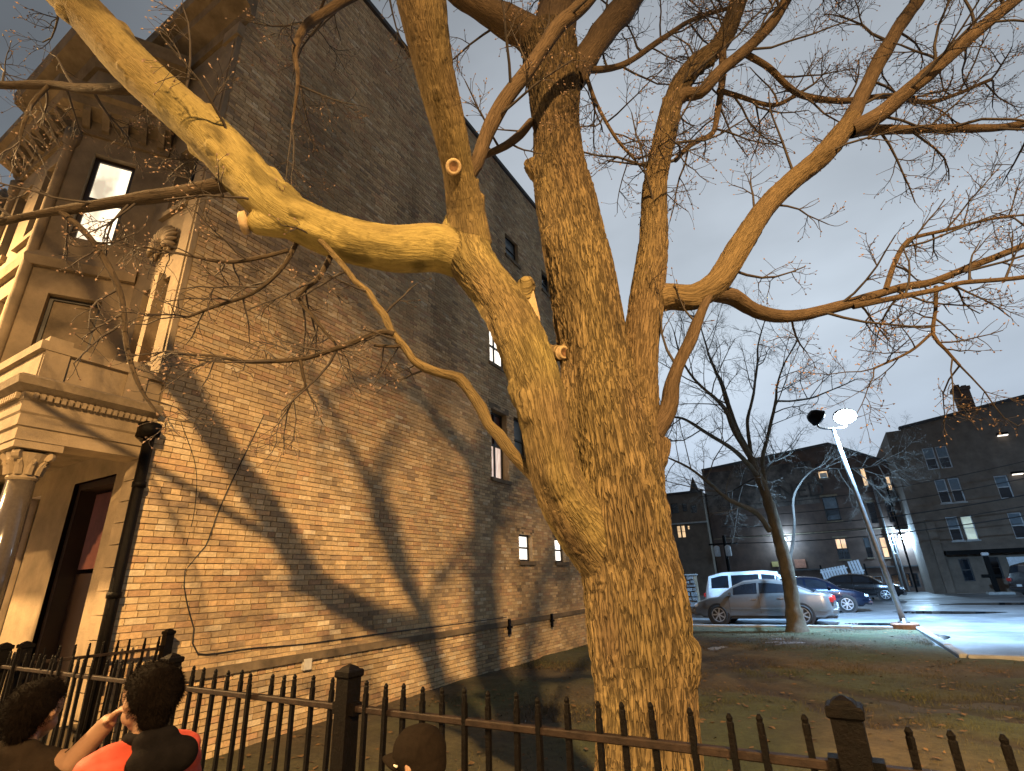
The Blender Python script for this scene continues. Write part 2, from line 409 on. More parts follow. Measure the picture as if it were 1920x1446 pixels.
# lawn sheet with dark sunken lines and worn earth
def seg_dist(P, pl):
    d = np.full(len(P), 1e9)
    for a, b in zip(pl, pl[1:]):
        a = np.array(a); b = np.array(b); t = np.clip(((P-a)@(b-a))/((b-a)@(b-a)), 0, 1)
        d = np.minimum(d, np.linalg.norm(P-a-t[:, None]*(b-a), axis=1))
    return d
DARK_LINES = [[(-3.2, 16.5), (-2.6, 13.5), (-1.2, 11), (.6, 9.3), (3.2, 8.4), (7, 8.2)], [(-2.9, 13), (-1.5, 10), (0.2, 8.2), (2.5, 7.2), (6, 7)], [(1.0, 9.8), (2.2, 9.6), (4, 9.0), (8, 8.9)]]
def lawn_h(x, y):
    return .02*np.sin(x*1.3+.4*y)+.018*np.sin(y*1.9-x*.6)
def lawn_patch(name, x0, x1, y0, y1, step):
    nx = int((x1-x0)/step)+1; ny = int((y1-y0)/step)+1
    X, Y = np.meshgrid(np.linspace(x0, x1, nx), np.linspace(y0, y1, ny)); P = np.stack([X.ravel(), Y.ravel()], 1)
    nz_ = vnoise(np.stack([P[:, 0]*3, P[:, 1]*3, P[:, 0]*0], 1))+.5*vnoise(np.stack([P[:, 0]*9, P[:, 1]*9, P[:, 0]*0+3], 1))
    Z = .02+lawn_h(P[:, 0], P[:, 1])*.6+.02*(nz_-.75)
    dark_mask = np.zeros(len(P))
    wob = .5*(vnoise(np.stack([P[:, 0]*2, P[:, 1]*2, P[:, 0]*0+9], 1))-.5)
    for r_ in DARK_LINES: dark_mask = np.maximum(dark_mask, np.clip(1.25-(seg_dist(P, r_)+wob)/.28, 0, 1))
    big = vnoise(np.stack([P[:, 0]*.55+5, P[:, 1]*.55, P[:, 0]*0+1], 1))+.35*vnoise(np.stack([P[:, 0]*2.4, P[:, 1]*2.4, P[:, 0]*0+5], 1))
    dark_mask = np.maximum(dark_mask, np.clip((big-.86)*4, 0, .75))
    Z -= .035*dark_mask
    Q = (np.arange(ny-1)[:, None]*nx+np.arange(nx-1)[None])[..., None]+np.array([0, 1, nx+1, nx]); Q = Q.reshape(-1, 4)
    o = quads_np(name, np.column_stack([P, Z]), Q, MT['lawn'], None, True)
    a = o.data.color_attributes.new('bcol', 'FLOAT_COLOR', 'POINT')
    gr = np.array([.042, .052, .020]); br = np.array([.066, .051, .028]); md = np.array([.026, .018, .012])
    t = np.clip(vnoise(np.stack([P[:, 0]*.8+20, P[:, 1]*.8, P[:, 0]*0], 1))*1.5-.2+(P[:, 1]-11)*.02, 0, 1)[:, None]  # patchy, and greener towards the lot: flood light's tint put into the colour
    c_ = (br*(1-t)+gr*t)*(.75+.4*nz_[:, None]); c_ = c_*(1-dark_mask[:, None])+md*dark_mask[:, None]
    a.data.foreach_set('color', np.column_stack([c_, np.ones(len(c_))]).astype(np.float32).ravel())
    tag(o, None, None, kind='structure'); return o
MT['lawn'] = mat('winter_lawn_earth', (.08, .06, .03), .95, .35, 14, .8, 50, attr='bcol')
lawn_patch('lawn', -6.32, 1.72, 2.0, 20.05, .08)
lawn_patch('lawn', 1.72, 12, 2.0, 14.0, .12)

# short winter grass and leaf litter standing on the lawn: nobody could count it
def scatter_grass():
    rs = np.random.RandomState(5); n = 280000
    x = rs.uniform(-6.25, 6, n); y = 2.1+18*rs.rand(n)**1.15
    ok = ((x < 1.65) | (y < 13.9)); x = x[ok]; y = y[ok]; P = np.stack([x, y], 1)
    dens = vnoise(np.stack([x*1.1, y*1.1, x*0+2], 1)); keep = rs.rand(len(x)) < np.clip(dens*1.6-.25, .1, 1)
    md = np.zeros(len(x))
    for r_ in DARK_LINES: md = np.maximum(md, np.clip(1.2-seg_dist(P, r_)/.3, 0, 1))
    keep &= rs.rand(len(x)) > md*.9
    keep &= (x+1.05)**2+(y-3.15)**2 > .2
    P = P[keep]; n = len(P); h_ = rs.uniform(.010, .036, n); a = rs.uniform(0, 6.28, n); wd = rs.uniform(.002, .0055, n)
    ln = rs.uniform(-.035, .035, (n, 2)); z0 = np.full(n, -.01)
    b0 = np.column_stack([P[:, 0]-np.cos(a)*wd, P[:, 1]-np.sin(a)*wd, z0]); b1 = np.column_stack([P[:, 0]+np.cos(a)*wd, P[:, 1]+np.sin(a)*wd, z0])
    tp = np.column_stack([P+ln, h_+.015])
    V = np.stack([b0, b1, tp], 1).reshape(-1, 3); Q = np.arange(3*n).reshape(-1, 3)
    o = quads_np('grass', V, Q, mat('dry_grass_blade', (.10, .09, .04), .8, .2, 5, attr='bcol'))
    at = o.data.color_attributes.new('bcol', 'FLOAT_COLOR', 'POINT')
    t = (np.clip(vnoise(np.stack([P[:, 0]*.8+20, P[:, 1]*.8, P[:, 0]*0], 1))*1.5-.2+(P[:, 1]-11)*.02, 0, 1)*.8+.2*rs.rand(n))[:, None]  # blades carry the same painted flood light tint towards the lot
    c_ = np.array([.090, .064, .034])*(1-t)+np.array([.046, .058, .020])*t; c_ = c_*rs.uniform(.7, 1.3, (n, 1)); c_ = np.repeat(c_, 3, 0)
    at.data.foreach_set('color', np.column_stack([c_, np.ones(len(c_))]).astype(np.float32).ravel())
    tag(o, 'short patchy brown and green winter grass over the lawn', 'grass', kind='stuff')
    # fallen leaves
    n = 2600; x = rs.uniform(-6.1, 5, n); y = 2.3+17*rs.rand(n); ok = ((x < 1.6) | (y < 13.8)); P = np.stack([x, y], 1)[ok]; n = len(P)
    a = rs.uniform(0, 6.28, n); s = rs.uniform(.018, .045, n); V = []
    for k in range(4):
        an = a+k*math.pi/2; rr = s*(1.2 if k % 2 else .7); V.append(np.column_stack([P[:, 0]+np.cos(an)*rr, P[:, 1]+np.sin(an)*rr, .028+rs.uniform(0, .022, n)]))
    V = np.stack(V, 1).reshape(-1, 3); Q = np.arange(4*n).reshape(-1, 4)
    o = quads_np('fallen_leaves', V, Q, mat('dead_leaf', (.12, .075, .035), .8, .5, 9, spec=.3))
    tag(o, 'dead brown leaves scattered over the lawn', 'leaves', kind='stuff')
scatter_grass()

# kerbs: each concrete length is a piece of the kerb
kerb = thing('kerb', None, None, (0, 0, 0)); kerb['kind'] = 'structure'
for (a, b) in (((-14, 20.13), (1.72, 20.13)), ((1.80, 20.2), (1.86, 14.08)), ((1.9, 14.05), (14, 13.9))):
    a = Vector(a); b = Vector(b); n = max(1, int((b-a).length/1.5))
    for i in range(n):
        p = a+(b-a)*(i/n); q = a+(b-a)*((i+1)/n); g = (q-p).normalized()*.006
        mb = MB(); kerb_strip(mb, p+g, q-g, .16, .085+.006*((i*7) % 3)); mb.build('kerb_stone', MT['concrete'], kerb)
# pavement outside the fence
pav = thing('pavement', None, None); pav['kind'] = 'structure'
for i in range(-9, 8):
    for j in range(2):
        x = i*1.5; y = -2.2+j*2.0
        MB().bbox(x+.006, x+1.494, y+.006, y+1.994, -.1, .012+.004*((i*5+j*3) % 3), .006).build('paving_slab', MT['concrete'], pav)
tag(MB().quad((-40, -14, -.012), (40, -14, -.012), (40, -3.2, -.012), (-40, -3.2, -.012)).build('road', bpy.data.materials['damp_worn_asphalt']), None, None, kind='structure')

# ================================================================== brick house
house = thing('brick_house', 'tall buff brick and limestone town house filling the left of the picture', 'house', (-6.3, 2.8, 0))
def hb(mb, name, m, smooth=False, parent=None):
    o = mb.build(name, MT[m] if isinstance(m, str) else m, None, smooth)
    o.parent = parent or house
    o.matrix_parent_inverse = Matrix.Identity(4)
    if parent is None or parent is house: o.location = Vector(o.location)-Vector(house.location)
    return o
WX, WY0, WY1, WTOP, WTAB = -6.3, 2.8, 17.2, 13.75, .85
FW = frame_of((WX-house.location.x, -house.location.y, 0), (0, 1))        # side wall: u = world Y, v = world Z
HOLES = [(9.92, 10.78, 6.85, 8.0), (9.92, 10.66, 3.95, 5.62), (11.02, 11.72, 4.55, 5.72), (10.9, 11.66, 10.62, 11.42), (13.2, 13.86, 10.62, 11.42),
         (11.06, 11.74, 2.14, 2.76), (13.0, 13.66, 2.14, 2.76), (14.3, 15.0, 4.4, 5.7), (14.3, 15.0, 7.0, 8.2)]
def roof_at(u): return min(WTOP, 10.75+(u-2.8)*1.9)
mb = MB()
for a, b, c, d in cells(WY0, WY1, -.2, WTOP, HOLES+[(4.0, 4.001, 0, .001)]):
    if b <= 4.4:  # rakes up with the steep front roof
        n = 6
        for i in range(n):
            p, q = a+(b-a)*i/n, a+(b-a)*(i+1)/n
            dp, dq = min(d, roof_at(p)), min(d, roof_at(q))
            if dp > c or dq > c: mb.quad(FW(p, c, -.008), FW(q, c, -.008), FW(q, max(dq, c), -.008), FW(p, max(dp, c), -.008))
    else:
        mb.quad(FW(a, c, -.008), FW(b, c, -.008), FW(b, d, -.008), FW(a, d, -.008))
side = mb.build('side_wall', MT['mortar'], house)
PAL = [(.50, .375, .215), (.47, .345, .195), (.43, .31, .175), (.56, .45, .29), (.45, .30, .165), (.37, .225, .135), (.27, .20, .135), (.49, .37, .22), (.60, .51, .36), (.35, .26, .16)]
PW = [.20, .18, .15, .08, .11, .06, .05, .11, .03, .03]
_pm = np.average(np.array(PAL), axis=0, weights=PW); PAL = [tuple(np.array(c_)*.72+_pm*.28) for c_ in PAL]
rs = np.random.RandomState(11)
bricks = []
CH, BL = .067, .213
nco = int(WTOP/CH)
for r_ in range(nco):
    z = r_*CH+.004; zc = z+CH/2
    if abs(zc-WTAB) < .05: continue
    segs = [(WY0+.004, WY1)]
    for h_ in HOLES:
        if h_[2]-.0 < zc < h_[3]+.0:
            ns = []
            for s0, s1 in segs:
                if h_[0] > s0 and h_[1] < s1: ns += [(s0, h_[0]), (h_[1], s1)]
                else: ns.append((s0, s1))
            segs = ns
    u = WY0-BL*(.5 if r_ % 2 else 0)+rs.uniform(-.02, .02)
    header = (r_ % 6 == 5)
    step = BL/2 if header else BL
    while u < WY1:
        a, b = u+.005, u+step-.005
        for s0, s1 in segs:
            p, q = max(a, s0), min(b, s1)
            if q-p > .025 and roof_at((p+q)/2) > z+CH: bricks.append((p, q, z, z+CH-.010))
        u += step
bk = np.array(bricks)
ci = rs.choice(len(PAL), len(bk), p=PW)
# sooty and repaired patches change the mix of bricks
pn = vnoise(np.column_stack([bk[:, 0]*.7, bk[:, 2]*1.1, bk[:, 0]*0+4]))
ci = np.where((pn > .72) & (rs.rand(len(bk)) < .45), rs.choice([4, 5, 9], len(bk)), ci)
ci = np.where((pn < .22) & (rs.rand(len(bk)) < .3), 6, ci)
dz = rs.uniform(-.0045, .0045, len(bk))+.016*vnoise(np.column_stack([bk[:, 0]*.9, bk[:, 2]*.9, bk[:, 0]*0+6]))*np.clip(bk[:, 2]-WTAB, 0, 1); low = bk[:, 2] < WTAB
dz = np.where(low, dz+.035, dz)
def shown(b):   # rough size in the picture
    P = np.array([WX, (b[0]+b[1])/2, b[2]])-np.array([0, 0, 1.7]); d2 = P@P
    q = Vector(P); zz = q.dot(fwd); 
    if zz <= .2: return 0
    px = 960+960*q.dot(r2)/zz; py = 723-960*q.dot(u2)/zz
    if not (250 < px < 1050 and 700 < py < 1330): return 0
    return (b[1]-b[0])/zz*(1-abs(P[1])/math.sqrt(d2)*.6)
sz = np.array([shown(b) for b in bk]); big = set(np.argsort(-sz)[:300].tolist())
V = []; Q = []; Cc = []
for i, (p, q, z0, z1) in enumerate(bk):
    if i in big: continue
    d = dz[i]; j = rs.uniform(-.0015, .0015, 4)
    n = len(V)
    back = -.012+(.03 if low[i] else 0)
    V += [FW(p+j[0], z0+j[1], d), FW(q+j[2], z0+j[1], d), FW(q+j[2], z1+j[3], d), FW(p+j[0], z1+j[3], d), FW(p, z0, back), FW(q, z0, back), FW(q, z1, back), FW(p, z1, back)]
    Q += [(n, n+1, n+2, n+3), (n, n+4, n+5, n+1), (n+1, n+5, n+6, n+2), (n+2, n+6, n+7, n+3), (n+3, n+7, n+4, n)]
    Cc += [PAL[ci[i]]]*8
# reshuffle each colour a little
Cc = np.array(Cc); keep_ = np.array([i for i in range(len(bk)) if i not in big]); bu, bv = bk[keep_, 0], bk[keep_, 2]
streak = vnoise(np.column_stack([bu*2.2, bv*.22, bu*0+8]))*.6+vnoise(np.column_stack([bu*.5, bv*.45, bu*0+2]))*.4     # soot and rain streaks
grime_shade = np.clip(1.18-.95*np.clip(streak-.42, 0, 1)-.25*np.clip((bv-4)/9, 0, 1), .45, 1.15)  # streak grime, plus the lamp's falloff up the wall painted into the bricks
for h_ in HOLES: grime_shade = np.where((bu > h_[0]-.15) & (bu < h_[1]+.15) & (bv < h_[2]) & (bv > h_[2]-1.3), grime_shade*.78, grime_shade)
jit = np.repeat(rs.uniform(.80, 1.2, len(keep_))*grime_shade, 8)[:, None]; Cc = np.clip(Cc*jit, 0, 1)
o = quads_np('brick_courses', np.array(V), np.array(Q), MT['brick'], side)
at = o.data.color_attributes.new('bcol', 'FLOAT_COLOR', 'POINT'); at.data.foreach_set('color', np.column_stack([Cc, np.ones(len(Cc))]).astype(np.float32).ravel())
o['kind'] = 'stuff'
BM = {}
def brick_mesh(k, L_):
    key = (k, round(L_, 2))
    if key not in BM:
        h_ = CH-.010; n_ = key[1]; f = lambda u, v, d: (d, u, v)
        mbk = MB(); fbox(mbk, f, 0, n_, 0, h_, -.02, 0)
        me = bpy.data.meshes.new('brick'); me.from_pydata(mbk.v, [], mbk.f); me.materials.append(MT['brick'])
        a_ = me.color_attributes.new('bcol', 'FLOAT_COLOR', 'POINT')
        for d_ in a_.data: d_.color = (*PAL[k], 1)
        BM[key] = me
    return BM[key]
for i in sorted(big):
    p, q, z0, z1 = bk[i]
    o = bpy.data.objects.new('brick', brick_mesh(ci[i], q-p)); o.location = FW(p, z0, dz[i]); link(o, side)
# ledge between base and wall, coping, anchor plates, vents
fbox(MB(), FW, WY0+.3, WY1, WTAB-.045, WTAB+.045, -.02, .075).build('water_table', MT['stone_dark'], side)
cp = MB(); fbox(cp, FW, 4.35, WY1+.05, WTOP+.003, WTOP+.13, -.35, .07); cp.build('coping', MT['slate'], house)
for (u, v) in ((10.36, .80), (12.4, .78)):
    k = MB(); fbox(k, FW, u-.035, u+.035, v-.16, v+.14, .078, .12); fbox(k, FW, u-.07, u+.07, v-.04, v+.0, .079, .14); k.build('wall_anchor', MT['iron'], side)
k = MB(); fbox(k, FW, 5.12, 5.24, .70, .83, .037, .09); k.build('junction_box', MT['plastic_white'], side)
# windows of the side wall
RV = 'mortar'
window(house, FW, *HOLES[0], .14, 'dark_frame', ('lit_white', 'lit_white'), 'stone_dark', None, .055, RV, 2, .28)['label'] = 'brightly lit arched window on the brick wall'
window(house, FW, *HOLES[1], .14, 'dark_frame', ('lit_pink', 'door'), 'stone_dark', 'stone_dark', .06, RV, 2)
window(house, FW, *HOLES[2], .12, 'dark_frame', ('blind', 'blind'), 'stone_dark', None, .05, RV)
window(house, FW, *HOLES[3], .10, 'dark_frame', ('blind', 'blind'), 'stone_dark', None, .045, RV)
window(house, FW, *HOLES[4], .10, 'dark_frame', ('blind', 'glass'), 'stone_dark', None, .045, RV)
window(house, FW, *HOLES[5], .11, 'dark_frame', ('lit_white', 'lit_white'), 'stone_dark', 'stone_dark', .045, RV, 1)
window(house, FW, *HOLES[6], .11, 'dark_frame', ('lit_white', 'lit_white'), 'stone_dark', 'stone_dark', .045, RV, 1)
window(house, FW, *HOLES[7], .12, 'dark_frame', ('glass', 'glass'), 'stone_dark', None, .05, RV)
window(house, FW, *HOLES[8], .12, 'dark_frame', ('glass', 'glass'), 'stone_dark', None, .05, RV)
# cable stapled down the wall, along the base
pts = [(4.1, 3.95), (3.72, 2.75), (3.6, 2.2), (3.42, 1.93), (3.5, 1.6), (3.63, 1.32), (3.72, 1.06), (4.4, 1.04), (5.3, 1.0), (6.4, 1.0), (8.2, .985), (10.4, .975)]
k = MB(); c3 = catmull([FW(u, v, .012+.006*math.sin(u*9)) for u, v in pts], .12); k.tube(c3.tolist(), .008, 5); k.build('cable', MT['cable'], side)
k = MB(); c3 = catmull([FW(u, v, .012) for u, v in ((3.05, 3.6), (3.32, 3.1), (3.4, 2.6), (3.38, 2.2))], .1); k.tube(c3.tolist(), .005, 5); k.build('cable', MT['cable'], side)

# ---- front of the house (faces the street, -Y)
HX, HY = house.location.x, house.location.y
FF = frame_of((-HX, 2.8-HY, 0), (1, 0))           # u = world X
fh = [(-8.0, -6.95, .55, 3.02), (-9.36, -8.94, 1.0, 2.98), (-7.46, -7.10, 4.25, 5.62), (-6.98, -6.66, 4.25, 5.66), (-7.4, -6.72, 6.9, 8.1)]
mb = MB()
for a, b, c, d in cells(-12.4, -6.3, -.2, 10.2, fh): mb.quad(FF(a, c, 0), FF(b, c, 0), FF(b, d, 0), FF(a, d, 0))
facade = mb.build('facade', MT['stone'], house)
for h_ in fh[2:4]: window(house, FF, *h_, .16, 'dark_frame', ('glass',), 'stone', None, .03, 'stone')
window(house, FF, *fh[4], .2, 'dark_frame', ('glass', 'blind'), 'stone', None, .05, 'stone')
window(house, FF, *fh[1], .12, 'dark_frame', ('lit_pink', 'lit_pink'), 'stone', None, .04, 'stone')['label'] = 'tall narrow window with a lit pale curtain beside the door'
# door: leaf with glazed upper panel, transom, side strip of light
dr = MB(); fbox(dr, FF, -8.0, -7.92, .55, 3.02, -.3, -.05); fbox(dr, FF, -7.03, -6.95, .55, 3.02, -.3, -.05); fbox(dr, FF, -7.92, -7.03, 2.94, 3.02, -.3, -.05)
door = dr.build('door', MT['door_dark'], house); door['label'] = 'dark wooden entrance door with a red curtained upper pane'
fbox(MB(), FF, -7.92, -7.2, .55, 1.95, -.3, -.22).build('door_leaf', MT['door_dark'], door)
k = MB()
for i in range(9):
    u = -7.90+i*.075; k.prism([(u, -.24), (u+.0375, -.205), (u+.075, -.24), (u+.075, -.29), (u, -.29)], lambda a, b: FF(a, 2.0, b), lambda a, b: FF(a, 2.9, b))
k.build('curtain', MT['door'], door)
fbox(MB(), FF, -7.17, -7.06, 1.0, 2.5, -.3, -.24).build('side_light', MT['lit_pink'], door)
# corner pilaster with base and cap
pl = MB()
fbox(pl, FF, -6.62, -6.298, 4.12, 10.1, .001, .07); fbox(pl, FF, -6.66, -6.26, 4.1, 4.3, .001, .11); fbox(pl, FF, -6.655, -6.265, 9.85, 10.1, .001, .11)
fbox(pl, FF, -6.57, -6.35, 4.4, 9.75, .071, .085)
pl.build('pilaster', MT['stone'], house)
mu = MB(); fbox(mu, FF, -7.10, -6.98, 4.2, 5.75, .001, .06); mu.build('mullion', MT['stone'], house)
# carved scroll panel by the second storey windows
cv = MB(); c0 = (-7.12, 6.22); rr = random.Random(4)
for i in range(13):
    a = R(-15+17*i); L_ = .34+.05*rr.random()
    p = [FF(c0[0]+math.cos(a)*L_*t, c0[1]+math.sin(a)*L_*t*.9, .03+.07*math.sin(t*3.0)) for t in (0.1, .35, .65, .9, 1.0)]
    cv.tube(p, (.02, .04, .045, .03, .008), 6)
for k_ in range(2):
    p = [FF(c0[0]+(-.17+.34*k_)+.1*(1-t)*math.cos(t*11), c0[1]-.1+.1*(1-t)*math.sin(t*11), .05) for t in np.linspace(0, .85, 22)]
    cv.tube(p, .022, 6)
cv.build('carved_panel', MT['stone'], house, True)
# main cornice over the facade
def cornice(pts, prof, name, m, closed=False):
    """sweep profile [(outwards, z)] along plan points"""
    P = [Vector(p) for p in pts]; nrm = []
    for i in range(len(P)):
        ds = []
        if i > 0: ds.append((P[i]-P[i-1]).normalized())
        if i < len(P)-1: ds.append((P[i+1]-P[i]).normalized())
        ns = [Vector((d.y, -d.x)) for d in ds]; n = sum(ns, Vector((0, 0))).normalized(); nrm.append(n/max(.3, n.dot(ns[0])))
    mb = MB(); k = len(prof)
    for p, n in zip(P, nrm):
        for d, z in prof: mb.v.append((p.x+n.x*d-HX, p.y+n.y*d-HY, z))
    for i in range(len(P)-1):
        for j in range(k-1):
            a = i*k+j; mb.f.append((a, a+k, a+k+1, a+1))
    mb.f.append(tuple(range(k))); mb.f.append(tuple(range(len(P)*k-1, (len(P)-1)*k-1, -1)))
    return mb.build(name, m, house)
cornice([(-12.4, 2.8), (-6.05, 2.8)], [(0, 10.15), (.06, 10.15), (.1, 10.3), (.35, 10.42), (.38, 10.55), (.52, 10.6), (.55, 10.78), (.4, 10.84), (0, 10.86)], 'cornice', MT['stone_dark'])
# steep slate front slope
sl_ = MB(); sl_.quad((-12.4-HX, 2.82-HY, 10.8), (WX-.02-HX, 2.82-HY, 10.8), (WX-.02-HX, 4.4-HY, 13.7), (-12.4-HX, 4.4-HY, 13.7))
sl_.quad((-12.4-HX, 4.4-HY, 13.7), (WX-.02-HX, 4.4-HY, 13.7), (WX-.02-HX, WY1-HY, 13.7), (-12.4-HX, WY1-HY, 13.7)); sl_.build('roof', MT['slate'], house)
bw = MB(); bw.quad((-12.4-HX, 2.8-HY, 0), (-12.4-HX, 2.8-HY, 10.2), (-12.4-HX, WY1-HY, 13.7), (-12.4-HX, WY1-HY, 0)); bw.quad((-12.4-HX, WY1-HY, 0), (-12.4-HX, WY1-HY, 13.7), (WX-HX-.01, WY1-HY, 13.7), (WX-HX-.01, WY1-HY, 0)); bw.build('rear_wall', MT['red_brick_far'], house)
# ---- bay standing on the porch
BAY = [(-11.0, 2.8), (-10.4, 1.8), (-8.4, 1.8), (-7.8, 2.8)]
bay = MB(); bayw = []
for i in range(3):
    a, b = Vector(BAY[i]), Vector(BAY[i+1]); L_ = (b-a).length; f = frame_of((a.x-HX, a.y-HY, 0), (b-a)); bayw.append((f, L_))
    if i == 1: hl = [(.2, .75, 4.6, 5.55), (.2, .75, 6.45, 7.85), (1.25, 1.8, 4.6, 5.55), (1.25, 1.8, 6.45, 7.85)]
    else: hl = [(.28, .86, 4.64, 5.5), (.28, .80, 6.42, 7.92)] if i == 2 else [(.3, .86, 4.64, 5.5), (.3, .86, 6.42, 7.92)]
    for p, q, c, d in cells(0, L_, 3.9, 9.7, hl): bay.quad(f(p, c, 0), f(q, c, 0), f(q, d, 0), f(p, d, 0))
    for j, h_ in enumerate(hl):
        top = h_[2] > 6
        if i == 2 and top:
            wo = window(house, f, *h_, .1, 'door_dark', ('lit_cream', 'lit_cream'), None, None, .06, 'stone_dark'); wo['label'] = 'glaring lit sash window high in the stone bay'
        else: window(house, f, *h_, .1, 'dark_frame', ('blind', 'glass') if top else ('stone_dark',), 'stone' if top else None, None, .045, 'stone')
bay.build('bay', MT['stone'], house)
for x_, y_ in BAY[1:3]:                     # slim corner shafts on the bay
    MB().lathe([(.10, 4.08), (.10, 4.3), (.07, 4.34), (.065, 7.9), (.10, 7.98), (.11, 8.18)], (x_-HX, y_-HY-.02, 0), 12).build('corner_shaft', MT['stone'], house, True)
cornice(BAY, [(0, 5.86), (.07, 5.86), (.1, 5.98), (.05, 6.08), (0, 6.1)], 'string_course', MT['stone'])
cornice(BAY, [(0, 8.2), (.05, 8.2), (.08, 8.42), (.30, 8.5), (.34, 8.62), (.42, 8.66), (.43, 8.8), (.3, 8.86), (0, 8.88)], 'cornice', MT['stone_dark'])
cornice(BAY, [(0, 9.5), (.06, 9.5), (.12, 9.68), (.4, 9.78), (.44, 10.0), (.3, 10.06), (0, 10.08)], 'cornice', MT['stone_dark'])
me = None
for f, L_ in bayw:
    n = int(L_/.21)
    for i in range(n):
        u = (i+.5)*L_/n
        k = MB(); k.prism([(.05, 8.27), (.12, 8.27), (.27, 8.43), (.29, 8.5), (.05, 8.5)], lambda a, b: f(u-.045, b, a), lambda a, b: f(u+.045, b, a)); k.build('modillion', MT['stone_dark'], house)
MB().quad(*[(x_-HX, y_-HY, 10.05) for x_, y_ in BAY]).build('bay_roof', MT['slate'], house)
# ---- porch: entablature, dentils, parapet, columns, stoop
PX0, PX1, PY = -10.6, -6.32, 1.66
PP = [(PX0, 2.79), (PX0, PY), (PX1, PY), (PX1, 2.79)]
def ring(prof, name, m): return cornice(PP, prof, name, m)
ring([(-.35, 3.1), (0, 3.1), (0, 3.22), (.02, 3.23), (.02, 3.34), (.035, 3.36), (.035, 3.47), (-.35, 3.47)], 'architrave', MT['stone'])
ring([(-.3, 3.555), (.06, 3.555), (.13, 3.60), (.15, 3.67), (.11, 3.70), (-.3, 3.72)], 'porch_cornice', MT['stone_dark'])
ring([(-.3, 3.47), (.04, 3.47), (.045, 3.556), (-.3, 3.556)], 'dentil_band', MT['stone'])
ring([(-.14, 3.72), (-.01, 3.72), (-.01, 4.0), (.03, 4.01), (.035, 4.1), (-.14, 4.11)], 'parapet', MT['stone'])
dn = MB()
for i in range(20):
    y = PY+.02+i*.056; dn.box(PX1+.046-HX, PX1+.082-HX, y-HY, y+.034-HY, 3.485, 3.545)
for i in range(74):
    x = PX0+.02+i*.0575; dn.box(x-HX, x+.034-HX, PY-.082-HY, PY-.046-HY, 3.485, 3.545)
o = dn.build('dentil_course', MT['stone'], house); o['kind'] = 'stuff'
for y in (PY+.02, 2.42):
    MB().box(PX1-.13-HX, PX1+.02-HX, y-HY, y+.2-HY, 3.725, 4.16).build('parapet_pier', MT['stone'], house)
MB().quad((PX0-HX, PY-HY, 3.3), (PX1-HX, PY-HY, 3.3), (PX1-HX, 2.79-HY, 3.3), (PX0-HX, 2.79-HY, 3.3)).build('porch_ceiling', MT['stone_dark'], house)
MT['granite'] = mat('polished_dark_granite', (.06, .05, .043), .14, .15, 40, spec=.7)
for x_ in (-10.4, -8.75, -6.52):
    cx, cy = x_-HX, PY+.2-HY
    col = MB().lathe([(.125, .85), (.125, 2.0), (.108, 2.75)], (cx, cy, 0), 24).build('column', MT['granite'], house, True)
    MB().lathe([(.17, .6), (.17, .68), (.15, .7), (.16, .76), (.13, .8), (.13, .85)], (cx, cy, 0), 24).build('column_base', MT['stone'], col, True)
    cpn = MB().lathe([(.11, 2.75), (.125, 2.77), (.112, 2.8), (.12, 2.88), (.16, 2.98), (.17, 3.0)], (cx, cy, 0), 20)
    for q in range(10):
        a = q*2*math.pi/10
        cpn.tube([(cx+math.cos(a)*r_, cy+math.sin(a)*r_, z) for r_, z in ((.115, 2.8), (.135, 2.88), (.17, 2.93), (.165, 2.89))], (.03, .026, .018, .008), 5)
    for q in range(4):
        a = q*math.pi/2+math.pi/4; cpn.lathe([(.045, -.03), (.05, 0), (.045, .03)], (cx+math.cos(a)*.17, cy+math.sin(a)*.17, 2.98), 10, Matrix.Rotation(a, 4, 'Z') @ Matrix.Rotation(math.pi/2, 4, 'X'))
    cpn.box(cx-.19, cx+.19, cy-.19, cy+.19, 3.03, 3.099); cpn.build('capital', MT['stone'], col)
st = MB()
st.box(PX0-HX, PX1-HX, PY-HY, 2.79-HY, 0, .6)
for i in range(4): st.box(-8.6-HX, -6.7-HX, PY-.3*(i+1)-HY, PY-.3*i-HY-.002, 0, .6-.14*(i+1))
st.build('stoop', MT['stone'], house)
# brick return beside the door, dark rainwater pipe and its hopper
k = MB()
for i in range(11):
    k.box(-6.56-HX, -6.31-HX, 2.72-HY, 2.797-HY, .62+i*.225, .62+i*.225+.215)
k.build('quoins', MT['stone'], house)
dp = MB(); dp.tube([(-6.24-HX, 2.74-HY, 3.35), (-6.23-HX, 2.74-HY, 1.6), (-6.22-HX, 2.74-HY, .05)], .055, 12); 
for z in (.5, 1.7, 2.8): dp.lathe([(.066, -.03), (.066, .03)], (-6.23-HX, 2.74-HY, z), 12)
dp.box(-6.33-HX, -6.12-HX, 2.62-HY, 2.79-HY, 3.32, 3.47)
dp.build('downpipe', MT['iron'], house, True)

